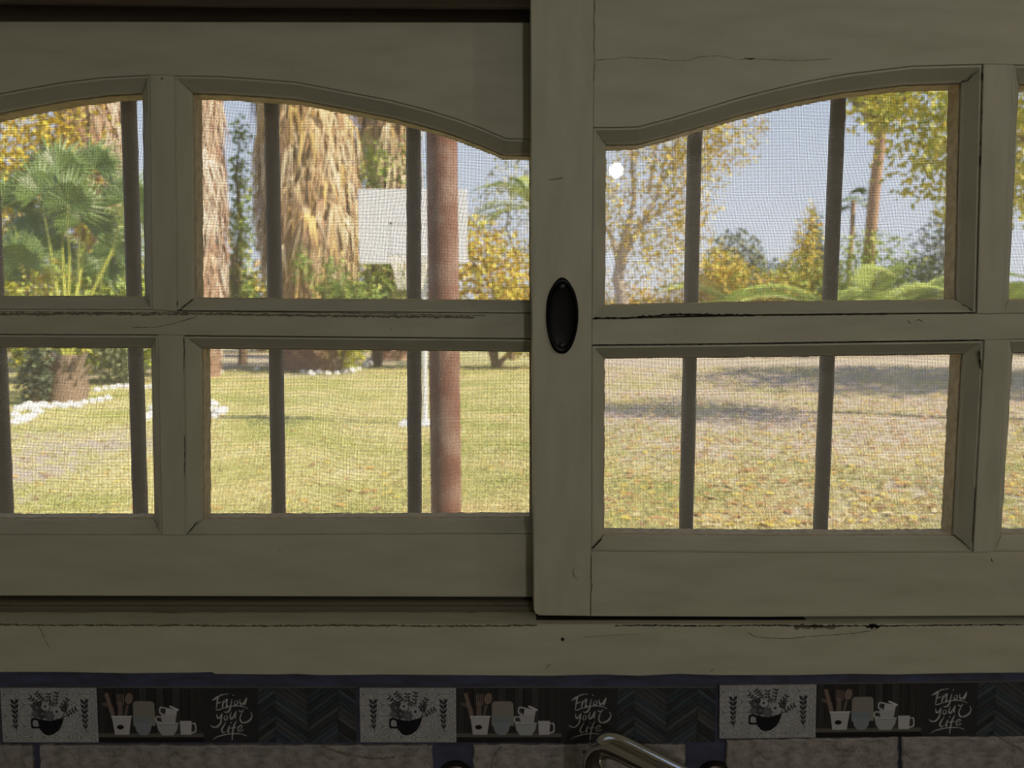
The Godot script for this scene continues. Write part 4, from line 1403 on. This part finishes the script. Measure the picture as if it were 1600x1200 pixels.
func feather_palm(label: String, foot: Vector3, fronds: int, scale_: float, seed_: int) -> void:
	var t := thing("feather_palm", label, "palm", foot, "low arching feather palms")
	var r := RandomNumberGenerator.new()
	r.seed = seed_
	var s := Shape.new()
	s.tube(PackedVector3Array([Vector3.ZERO, Vector3(0, 0.25, 0), Vector3(0, 0.5, 0)]), PackedFloat32Array([0.28, 0.30, 0.15]), 10, Color(0.22, 0.16, 0.11))
	part("trunk", s.mesh(), M.bark, t)
	for k in fronds:
		var f := part("frond", feather_leaf, M.palm_leaf, t, Vector3(0, 0.4, 0))
		f.rotation = Vector3(r.randf_range(-0.25, 0.25), TAU * (k + 0.5) / fronds + r.randf_range(-0.12, 0.12), r.randf_range(-0.2, 0.2))
		f.scale = Vector3.ONE * scale_ * r.randf_range(0.8, 1.15)

func hoop() -> void:
	var d := 9.0
	var foot := grown(661, d)
	foot.z = -d - 0.15
	var t := thing("basketball_hoop", "white basketball hoop with square backboard on a white pole", "hoop", foot)
	var o := foot
	var a := at(560, 296, d) - o
	var b := at(730, 412, d) - o
	var s := Shape.new()
	s.box(Vector3(a.x, b.y, a.z - 0.02), Vector3(b.x, a.y, a.z + 0.02), 0.004)
	var bd := part("backboard", s.mesh(), M.white_board, t)
	var c := (a + b) * 0.5
	for q: Array in [[-0.26, 0.26, 0.02, 0.05], [-0.26, 0.26, -0.33, -0.30], [-0.26, -0.23, -0.33, 0.05], [0.23, 0.26, -0.33, 0.05]]:
		s = Shape.new()
		s.box(Vector3(c.x + q[0], c.y + q[2], c.z + 0.0205), Vector3(c.x + q[1], c.y + q[3], c.z + 0.0215))
		part("target_line", s.mesh(), M.board_mark, bd)
	s = Shape.new()
	s.tube(PackedVector3Array([Vector3(0, 0, 0), Vector3(0, c.y + 0.2, -0.0)]), PackedFloat32Array([0.03, 0.03]), 14)
	part("pole", s.mesh(), M.white_steel, t)
	s = Shape.new()
	s.box(Vector3(-0.28, 0, -0.2), Vector3(0.28, 0.05, 0.2), 0.01)
	part("base", s.mesh(), M.white_steel, t)
	s = Shape.new()
	s.box(Vector3(-0.04, c.y - 0.1, -0.01), Vector3(0.04, c.y + 0.1, c.z - 0.02), 0.002)
	part("bracket", s.mesh(), M.white_steel, t)
	# rim and net
	var rc := Vector3(c.x + 0.0, b.y + 0.06, c.z + 0.32)
	s = Shape.new()
	var ring := PackedVector3Array()
	var rr := PackedFloat32Array()
	for k in 29:
		ring.append(rc + Vector3(cos(TAU * k / 28.0), 0, sin(TAU * k / 28.0)) * 0.225)
		rr.append(0.009)
	s.tube(ring, rr, 8, Color.WHITE, false)
	s.tube(PackedVector3Array([Vector3(rc.x, rc.y, c.z), Vector3(rc.x, rc.y, rc.z - 0.22)]), PackedFloat32Array([0.015, 0.012]), 8)
	part("rim", s.mesh(), M.white_steel, t)
	s = Shape.new()
	for k in 16:
		for sg: float in [-1.0, 1.0]:
			var way := PackedVector3Array()
			var rd := PackedFloat32Array()
			for j in 5:
				var w := TAU * (k + sg * j * 0.5) / 16.0
				var q := lerpf(0.225, 0.13, pow(j / 4.0, 0.7))
				way.append(rc + Vector3(cos(w) * q, -0.09 * j, sin(w) * q))
				rd.append(0.006)
			s.tube(way, rd, 4)
	part("net", s.mesh(), M.net_cord, t)

func stones() -> void:
	var r := RandomNumberGenerator.new()
	r.seed = 15
	var kinds := []
	for k in 4:
		var nz := FastNoiseLite.new()
		nz.seed = 60 + k
		nz.frequency = 0.9
		var s := Shape.new()
		var P := func(i: int, j: int) -> Vector3:
			var a := PI * i / 7.0
			var w := TAU * (j % 11) / 11.0
			var q := Vector3(sin(a) * cos(w), cos(a), sin(a) * sin(w))
			return q * (1.0 + 0.32 * nz.get_noise_3dv(q)) * Vector3(1.0, 0.72, 0.85) * 0.075
		for i in 7:
			for j in 11:
				var p0: Vector3 = P.call(i, j)
				var p1: Vector3 = P.call(i, j + 1)
				var p2: Vector3 = P.call(i + 1, j + 1)
				var p3: Vector3 = P.call(i + 1, j)
				if i > 0:
					s.smooth(p0, p1, p2, p0.normalized(), p1.normalized(), p2.normalized())
				if i < 6:
					s.smooth(p0, p2, p3, p0.normalized(), p2.normalized(), p3.normalized())
		kinds.append(s.mesh())
	var beds := [
		["white stone in the curved edging in front of the young fan palm", [[22, 663], [32, 660], [42, 657], [52, 652], [60, 646], [52, 640], [40, 639], [28, 641], [24, 652]], 1.0],
		["white stone in the row at the foot of the young fan palm", [[44, 636], [56, 637], [68, 636], [78, 638], [88, 635], [100, 637], [110, 634], [120, 636], [131, 631], [144, 629], [156, 627], [168, 624]], 1.0],
		["white stone in the short row beside the grey-green bush", [[152, 611], [164, 608], [176, 607], [186, 605], [198, 606], [226, 606], [238, 606]], 0.9],
		["white stone of the small heap ending the edging by the mullion", [[228, 655], [237, 652], [240, 641], [323, 631], [333, 634], [328, 642], [338, 644], [324, 652], [335, 653], [344, 647], [349, 643], [318, 657]], 1.0],
		["white stone edging the round bush below the basketball hoop", [[474, 582], [486, 584], [498, 583], [512, 584], [526, 583], [538, 582], [550, 580], [560, 577], [570, 572], [578, 567], [402, 577], [342, 582]], 1.3],
	]
	for b in beds:
		for q in b[1]:
			var o := single("white_stone", kinds[r.randi_range(0, 3)], M.white_stone, b[0], "stone", on_lawn(q[0], q[1] + 2) + Vector3(0, 0.035, 0), "white edging stones: " + String(b[0]).substr(12))
			o.rotation.y = r.randf_range(0, TAU)
			o.scale = Vector3.ONE * r.randf_range(0.75, 1.2) * float(b[2])

func garden() -> void:
	make_leaves()
	var straw := [Color(0.62, 0.47, 0.28), Color(0.72, 0.60, 0.42), Color(0.52, 0.34, 0.19), Color(0.66, 0.52, 0.36), Color(0.44, 0.29, 0.18), Color(0.72, 0.50, 0.20)]
	var russet := [Color(0.50, 0.33, 0.24), Color(0.62, 0.48, 0.38), Color(0.40, 0.25, 0.18), Color(0.66, 0.55, 0.46)]
	var golden := [Color(0.66, 0.50, 0.05), Color(0.74, 0.58, 0.08), Color(0.60, 0.40, 0.05), Color(0.48, 0.46, 0.07)]
	var green := [Color(0.20, 0.30, 0.06), Color(0.28, 0.38, 0.07), Color(0.14, 0.22, 0.05), Color(0.36, 0.40, 0.08)]
	var lime := [Color(0.40, 0.46, 0.06), Color(0.48, 0.48, 0.06), Color(0.30, 0.38, 0.06), Color(0.56, 0.48, 0.06)]
	var olive := [Color(0.20, 0.23, 0.13), Color(0.26, 0.28, 0.15), Color(0.15, 0.18, 0.10)]
	var amber := [Color(0.64, 0.42, 0.06), Color(0.58, 0.34, 0.06), Color(0.66, 0.50, 0.07), Color(0.42, 0.36, 0.09)]
	var blue_green := [Color(0.12, 0.18, 0.15), Color(0.16, 0.23, 0.18), Color(0.10, 0.15, 0.13)]
	# the palms with straw skirts
	shaggy_palm("stout palm with a wide straw-coloured skirt beside the basketball hoop", grown(486, 19.5), 9.5, 1.18, 1.5, straw, 2600, 1)
	shaggy_palm("slimmer russet shaggy palm standing by the window mullion", grown(318, 17.0), 9.0, 0.50, 0.9, russet, 1300, 2)
	shaggy_palm("far shaggy palm above the young fan palm", grown(160, 23.0), 10.0, 0.85, 3.6, russet, 1300, 3)
	shaggy_palm("distant golden shaggy palm behind the backboard", grown(612, 25.0), 11.0, 0.95, 2.4, straw, 1300, 4)
	young_fan_palm()
	# shrubs of the left bed
	bush("dark_bush", "small dark evergreen bush at the foot of the young fan palm", on_lawn(56, 634), [[Vector3(0, 0.35, 0), Vector3(0.24, 0.34, 0.24)], [Vector3(0.05, 0.68, 0), Vector3(0.2, 0.2, 0.2)]], 900, 0.075, [Color(0.07, 0.09, 0.05), Color(0.10, 0.13, 0.07), Color(0.05, 0.06, 0.04)], 11)
	bush("round_bush", "rounded grey-green bush beyond the young fan palm", on_lawn(183, 602), [[Vector3(0, 0.5, 0), Vector3(0.5, 0.52, 0.5)]], 1500, 0.08, olive, 12)
	bush("round_bush", "round green bush ringed with white stones below the hoop", on_lawn(524, 579), [[Vector3(0, 0.42, 0), Vector3(0.78, 0.55, 0.7)], [Vector3(0.4, 0.6, 0), Vector3(0.45, 0.35, 0.45)]], 2200, 0.09, lime, 13)
	bush("leafy_shrub", "bright green shrub spreading behind the young fan palm", grown(190, 15.5), [[Vector3(-0.4, 1.7, 0), Vector3(0.9, 1.1, 0.8)], [Vector3(0.3, 2.9, 0), Vector3(0.6, 0.9, 0.6)], [Vector3(0.5, 1.3, 0.2), Vector3(0.8, 1.1, 0.8)], [Vector3(0.1, 0.9, 0), Vector3(0.9, 0.8, 0.8)]], 4600, 0.13, [green[1], green[3], lime[0], lime[2]], 14)
	bush("leafy_shrub", "yellow-green shrub low behind the young fan palm", grown(100, 15.0), [[Vector3(0, 1.0, 0), Vector3(0.9, 0.7, 0.6)], [Vector3(-0.9, 1.2, 0), Vector3(0.8, 1.0, 0.7)], [Vector3(0.5, 0.6, 0), Vector3(0.6, 0.5, 0.5)]], 2200, 0.12, lime, 15)
	bush("autumn_tree", "golden autumn tree at the far end behind the fan palm", grown(30, 22.0), [[Vector3(0, 4.6, 0), Vector3(2.6, 2.4, 2)], [Vector3(1.2, 6.2, 0), Vector3(1.6, 1.6, 1.5)], [Vector3(-0.8, 2.4, 0), Vector3(2.4, 1.7, 1.6)]], 9000, 0.17, golden, 16, "", "tree")
	bush("leafy_shrub", "green shrub climbing the foot of the stout shaggy palm", grown(525, 18.0), [[Vector3(0, 1.7, 0), Vector3(0.55, 0.9, 0.5)], [Vector3(0.5, 1.3, 0), Vector3(0.8, 0.8, 0.6)], [Vector3(-0.7, 2.4, 0.1), Vector3(0.28, 0.5, 0.3)]], 2600, 0.12, green, 17)
	bush("leafy_tree", "green leafy tree rising above the backboard", grown(590, 21.0), [[Vector3(0, 5.1, 0), Vector3(0.55, 0.9, 0.5)], [Vector3(0.9, 5.0, 0), Vector3(0.4, 1.2, 0.5)], [Vector3(0.4, 2.2, 0), Vector3(1.5, 1.1, 0.9)], [Vector3(-0.2, 3.4, 0), Vector3(0.7, 0.6, 0.6)]], 2600, 0.15, green, 18, "", "tree")
	bush("leafy_tree", "slender green tree between the two nearest shaggy palms", grown(378, 22.0), [[Vector3(0, 3.6, 0), Vector3(0.5, 0.9, 0.5)], [Vector3(0.1, 5.0, 0), Vector3(0.35, 0.9, 0.4)], [Vector3(-0.2, 1.9, 0), Vector3(0.7, 1.0, 0.6)], [Vector3(0.1, 6.2, 0), Vector3(0.3, 0.5, 0.3)]], 1800, 0.15, green, 19, "", "tree")
	bush("autumn_shrub", "golden autumn shrub right of the rust-red post", grown(775, 20.0), [[Vector3(0, 1.6, 0), Vector3(1.3, 1.0, 0.9)], [Vector3(-0.5, 2.3, 0), Vector3(0.7, 0.7, 0.6)], [Vector3(0.7, 0.9, 0), Vector3(1.0, 0.8, 0.8)]], 4200, 0.12, [amber[0], amber[2], lime[1], golden[0]], 20, "", "bush", 1.3)
	# a feathery crown over the amber shrub
	var t := thing("feather_tree", "pale feathery palm crown against the sky right of the backboard", "palm", grown(838, 22.0))
	var s := Shape.new()
	limbs(s, Vector3.ZERO, Vector3(0.0, 4.3, 0), 0.16, 0.10, Color(0.30, 0.24, 0.18), 5, 0.05)
	part("trunk", s.mesh(), M.bark, t)
	for k in 16:
		var f := part("frond", feather_leaf, M.palm_leaf, t, Vector3(0, 4.2, 0))
		f.rotation = Vector3(rng.randf_range(-0.5, 0.5), TAU * k / 16.0, rng.randf_range(-0.3, 0.3))
		f.scale = Vector3.ONE * 0.85
	bush("pale_tree", "thin pale olive tree against the sky right of the backboard", grown(800, 24.5), [[Vector3(0, 5.0, 0), Vector3(1.1, 1.2, 0.9)], [Vector3(-0.8, 4.0, 0), Vector3(0.6, 1.0, 0.6)], [Vector3(0.4, 3.4, 0), Vector3(1.1, 0.9, 0.9)]], 900, 0.15, [Color(0.38, 0.38, 0.22), Color(0.46, 0.44, 0.26), Color(0.30, 0.33, 0.18)], 33, "", "tree")
	# right of the stile
	t = thing("bare_autumn_tree", "leaning autumn tree with pale bare branches and yellow leaves beside the stile", "tree", grown(948, 30.0))
	t.scale = Vector3.ONE * 2.1
	s = Shape.new()
	var pale := Color(0.42, 0.35, 0.30)
	limbs(s, Vector3.ZERO, Vector3(0.35, 2.2, 0), 0.14, 0.09, pale, 1)
	part("trunk", s.mesh(), M.bark, t)
	for q: Array in [[0.25, 1.6, 1.55, 4.4, 0.05], [0.35, 2.2, 0.55, 4.9, 0.05], [0.3, 1.9, 1.9, 3.5, 0.04], [0.7, 2.8, 0.95, 4.4, 0.03], [0.9, 3.0, 1.7, 3.9, 0.03], [0.2, 1.5, -0.5, 4.0, 0.05], [0.3, 2.1, 1.2, 2.6, 0.03], [1.2, 3.6, 1.25, 4.8, 0.02]]:
		s = Shape.new()
		limbs(s, Vector3(q[0], q[1], 0), Vector3(q[2], q[3], rng.randf_range(-0.5, 0.5)), q[4], 0.01, pale, int(q[3] * 10))
		part("branch", s.mesh(), M.bark, t)
	var yellow := part("foliage", cluster([[Vector3(1.2, 3.2, 0), Vector3(0.9, 1.3, 0.7)], [Vector3(0.3, 4.1, 0), Vector3(0.7, 0.9, 0.6)], [Vector3(1.0, 1.9, 0), Vector3(1.0, 0.7, 0.7)], [Vector3(1.9, 3.9, 0), Vector3(0.9, 0.9, 0.6)], [Vector3(0.0, 2.6, 0), Vector3(0.6, 0.8, 0.6)]], 6200, 0.085, golden, 21), M.leaf, t)
	yellow.set_meta("kind", "stuff")
	bush("autumn_shrub", "amber autumn shrub at the lawn's far edge under the bare tree", grown(1030, 32.5), [[Vector3(0, 1.1, 0), Vector3(1.4, 1.0, 0.9)], [Vector3(1.0, 1.3, 0), Vector3(1.1, 1.0, 0.9)], [Vector3(-1.2, 1.2, 0), Vector3(1.1, 1.2, 0.9)]], 3600, 0.12, amber, 22, "", "bush", 1.4)
	bush("autumn_shrub", "broad golden shrub behind the feather palms", grown(1150, 32.0), [[Vector3(0, 1.6, 0), Vector3(1.3, 1.1, 0.9)], [Vector3(-0.5, 2.4, 0), Vector3(0.9, 0.8, 0.8)], [Vector3(1.4, 1.5, 0), Vector3(1.0, 1.0, 0.9)]], 3600, 0.14, [golden[0], amber[0], amber[2], lime[0]], 23, "", "bush", 1.3)
	bush("pointed_autumn_tree", "pointed golden tree in front of the dark conifer", grown(1256, 33.0), [[Vector3(0, 2.2, 0), Vector3(1.2, 1.5, 1)], [Vector3(0, 3.9, 0), Vector3(0.6, 0.9, 0.5)], [Vector3(0.1, 4.8, 0), Vector3(0.25, 0.6, 0.3)]], 2800, 0.15, golden, 24, "", "tree", 1.15)
	bush("dark_tree", "rounded dull green tree on the skyline left of the conifer", grown(1146, 38.0), [[Vector3(0, 3.6, 0), Vector3(1.5, 1.9, 1.2)], [Vector3(-1.0, 2.8, 0), Vector3(1.0, 1.2, 1)]], 2600, 0.24, olive, 25, "", "tree")
	bush("dark_tree", "low blue-green tree on the skyline", grown(1205, 44.0), [[Vector3(0, 2.8, 0), Vector3(2.0, 1.8, 1.2)]], 2000, 0.26, blue_green, 26, "", "tree")
	bush("conifer", "dark pointed conifer on the skyline beside the middle bar", grown(1268, 46.0), [[Vector3(0, 3.0, 0), Vector3(1.5, 2.0, 1.2)], [Vector3(0, 5.0, 0), Vector3(1.0, 1.4, 1)], [Vector3(0, 6.4, 0), Vector3(0.5, 1.2, 0.5)]], 3000, 0.26, blue_green, 27, "", "tree")
	bush("grey_tree", "hazy grey-green tree at the right end of the lawn", grown(1478, 32.0), [[Vector3(0, 3.0, 0), Vector3(1.1, 1.5, 1)], [Vector3(-0.5, 1.9, 0), Vector3(1.2, 1.0, 1)], [Vector3(0.7, 4.0, 0), Vector3(0.9, 0.9, 0.8)]], 3000, 0.15, [Color(0.26, 0.28, 0.22), Color(0.32, 0.34, 0.27), Color(0.20, 0.23, 0.17)], 28, "", "tree", 1.33)
	# tall palms
	t = thing("tall_palm", "tall palm with a bare brown trunk and hanging dead fronds", "palm", grown(1357, 33.0))
	t.scale = Vector3.ONE * 1.27
	s = Shape.new()
	limbs(s, Vector3.ZERO, Vector3(0.16, 8.4, 0), 0.22, 0.15, Color(0.38, 0.23, 0.15), 6, 0.03)
	part("trunk", s.mesh(), M.bark, t)
	var sk := part("dead_frond_skirt", cluster([[Vector3(0.16, 8.3, 0), Vector3(0.75, 1.1, 0.7)]], 900, 0.4, [Color(0.46, 0.34, 0.16), Color(0.40, 0.38, 0.12), Color(0.52, 0.42, 0.2)], 29, 1.2), M.thatch, t)
	sk.set_meta("kind", "stuff")
	for k in 14:
		var f := part("fan_leaf", fan_leaf, M.palm_leaf, t, Vector3(0.16, 8.7, 0))
		f.rotation = Vector3(rng.randf_range(-0.7, 0.5), TAU * k / 14.0, 0)
		f.scale = Vector3.ONE * 1.1
	t = thing("slim_palm", "slim distant palm just right of the bar", "palm", grown(1322, 36.0))
	s = Shape.new()
	limbs(s, Vector3.ZERO, Vector3(0.1, 6.5, 0), 0.13, 0.10, Color(0.42, 0.28, 0.18), 7, 0.02)
	part("trunk", s.mesh(), M.bark, t)
	for k in 9:
		var f := part("fan_leaf", fan_leaf, M.palm_leaf, t, Vector3(0.1, 6.4, 0))
		f.rotation = Vector3(rng.randf_range(-0.7, 0.6), TAU * k / 9.0, 0)
		f.scale = Vector3.ONE * 0.7
	# low feather palms
	feather_palm("feather palm arching in front of the golden shrub", grown(1205, 30.0), 17, 2.2, 41)
	feather_palm("largest feather palm below the tall palm's trunk", grown(1345, 30.0), 20, 2.7, 42)
	feather_palm("feather palm in front of the hazy grey tree", grown(1455, 31.5), 17, 2.2, 43)
	feather_palm("feather palm seen in the outer pane", grown(1600, 30.0), 17, 2.3, 44)
	bush("leafy_shrub", "broad yellow-green shrub filling the space behind the feather palms", grown(1340, 32.2), [[Vector3(-1.9, 1.7, 0), Vector3(1.6, 1.4, 0.9)], [Vector3(0.2, 2.3, 0), Vector3(1.8, 1.6, 1.0)], [Vector3(2.0, 1.8, 0), Vector3(1.5, 1.4, 0.9)]], 5600, 0.14, [lime[0], lime[2], green[1], green[3]], 35, "", "bush", 1.25)
	# leafy tree that hangs in from the right
	t = thing("overhanging_tree", "yellow-green leafy tree hanging into the upper right pane", "tree", grown(1690, 9.5))
	s = Shape.new()
	limbs(s, Vector3.ZERO, Vector3(-0.3, 3.6, 0), 0.15, 0.09, Color(0.24, 0.18, 0.12), 8, 0.1)
	part("trunk", s.mesh(), M.bark, t)
	for q: Array in [[-0.2, 2.9, -2.2, 4.1], [-0.25, 3.2, -1.6, 3.3], [-0.3, 3.4, -1.4, 4.4], [-0.2, 2.6, -1.3, 2.7]]:
		s = Shape.new()
		limbs(s, Vector3(q[0], q[1], 0), Vector3(q[2], q[3], rng.randf_range(-0.4, 0.4)), 0.04, 0.008, Color(0.24, 0.18, 0.12), int(q[3] * 7))
		part("branch", s.mesh(), M.bark, t)
	var hang := part("foliage", cluster([[Vector3(-2.45, 3.72, 0), Vector3(0.30, 0.28, 1.02)], [Vector3(-2.05, 3.5, 0), Vector3(0.36, 0.30, 1.19)], [Vector3(-1.62, 3.55, 0), Vector3(0.30, 0.42, 1.02)], [Vector3(-2.1, 3.08, 0), Vector3(0.32, 0.22, 1.02)], [Vector3(-1.72, 2.85, 0), Vector3(0.36, 0.24, 1.02)], [Vector3(-1.55, 3.15, 0), Vector3(0.3, 0.25, 1.02)], [Vector3(-0.8, 3.5, 0), Vector3(0.6, 0.7, 2.04)], [Vector3(-0.9, 2.7, 0), Vector3(0.5, 0.5, 1.53)], [Vector3(-1.6, 3.98, 0), Vector3(1.1, 0.2, 1.36)]], 5200, 0.095, [Color(0.42, 0.42, 0.05), Color(0.50, 0.46, 0.06), Color(0.30, 0.34, 0.05), Color(0.56, 0.48, 0.08)], 30, 0.25), M.leaf, t)
	hang.set_meta("kind", "stuff")
	# the broad tree beyond the frame whose dappled shade lies on the right of the lawn
	bush("shade_tree", "broad leafy tree standing out past the overhanging tree", Vector3(16.5, LAWN, -13.5), [[Vector3(0, 7.2, 0), Vector3(6.4, 1.7, 5.0)], [Vector3(-1.5, 6.4, -3.0), Vector3(4.0, 1.2, 3.4)], [Vector3(0.5, 8.4, 0.5), Vector3(4.2, 1.4, 3.6)]], 6500, 0.36, lime, 34, "", "tree")
	# the hedge that closes the garden, one clipped run after another
	var k := 0
	for q: Array in [[-260, 30, 5.2], [20, 31, 5.0], [270, 30, 4.6], [500, 31, 4.0], [730, 34, 2.4], [930, 37, 2.4], [1140, 38, 2.1], [1370, 38, 2.2], [1620, 37, 2.8], [1850, 34, 3.2]]:
		k += 1
		var wide: float = q[1] * 0.12
		var words := ["at the left end", "behind the fan palm", "between the shaggy palms", "behind the stout palm", "behind the amber shrub", "behind the bare autumn tree", "behind the golden shrub", "behind the tall palm", "behind the outer pane's palm", "at the right end"]
		bush("boundary_hedge", "loose mixed hedge closing the garden " + words[k - 1], grown(q[0], q[1]), [[Vector3(0, q[2] * 0.42, 0), Vector3(wide, q[2] * 0.5, 1.0)], [Vector3(wide * 0.5, q[2] * 0.55, 0), Vector3(wide * 0.6, q[2] * 0.42, 1.0)], [Vector3(-wide * 0.6, q[2] * 0.35, 0), Vector3(wide * 0.6, q[2] * 0.4, 1.0)]], 3000, 0.30, [lime[0], green[0], green[2], amber[3], olive[1]] if k > 4 else [green[0], golden[3], green[2], amber[2], straw[2]], 50 + k, "runs of the garden hedge", "hedge")

func _ready() -> void:
	rng.seed = 20
	# camera
	var cam := Camera3D.new()
	cam.name = "camera"
	add_child(cam)
	cam.position = EYE
	cam.rotation_degrees = Vector3(-TILT, 0, 0)
	var lens := CameraAttributesPhysical.new()
	lens.frustum_focal_length = 12.0 * FOCAL / 600.0
	lens.frustum_focus_distance = 0.985
	lens.exposure_aperture = 6.0
	lens.frustum_near = 0.05
	lens.frustum_far = 300.0
	cam.attributes = lens
	cam.fov = rad_to_deg(2.0 * atan(600.0 / FOCAL))
	cam.current = true
	# sky, sun, exposure
	var env := Environment.new()
	var sky := Sky.new()
	var air := ProceduralSkyMaterial.new()
	air.sky_top_color = Color(0.70, 0.79, 0.93)
	air.sky_horizon_color = Color(0.92, 0.94, 0.97)
	air.sky_curve = 0.16
	air.ground_horizon_color = Color(0.72, 0.70, 0.62)
	air.ground_bottom_color = Color(0.45, 0.42, 0.34)
	air.sky_energy_multiplier = 1.0
	sky.sky_material = air
	env.background_mode = Environment.BG_SKY
	env.sky = sky
	env.background_energy_multiplier = 2.2
	env.tonemap_mode = Environment.TONE_MAPPER_LINEAR
	env.tonemap_exposure = 1.0
	env.sdfgi_enabled = true
	env.ssao_enabled = true
	env.ssil_enabled = true
	var we := WorldEnvironment.new()
	we.name = "daylight"
	we.environment = env
	add_child(we)
	var sun := DirectionalLight3D.new()
	sun.name = "sun"
	sun.light_color = Color(1.0, 0.94, 0.82)
	sun.light_energy = 6.0
	sun.light_angular_distance = 0.6
	sun.shadow_enabled = true
	sun.sky_mode = DirectionalLight3D.SKY_MODE_LIGHT_ONLY
	add_child(sun)
	sun.look_at_from_position(Vector3(0.75, 0.80, 0.30) * 10.0, Vector3.ZERO)
	materials()
	# structure
	window_wall()
	kitchen()
	window_frame()
	left_sash()
	right_sash()
	# lamps of the kitchen: the first one is mirrored in the pane beside the stile
	pendant(Vector3(0.558, 2.35, 2.55), 0.84, "bare round bulb hanging behind the viewer, mirrored in the glass")
	pendant(Vector3(1.5, 2.33, 0.3), 0.026, "bare round bulb hanging to the side of the window")
	lawn()
	garden_post()
	# things
	security_bars()
	fly_screen()
	tap()
	garden()
	hoop()
	stones()
	fallen_leaves()
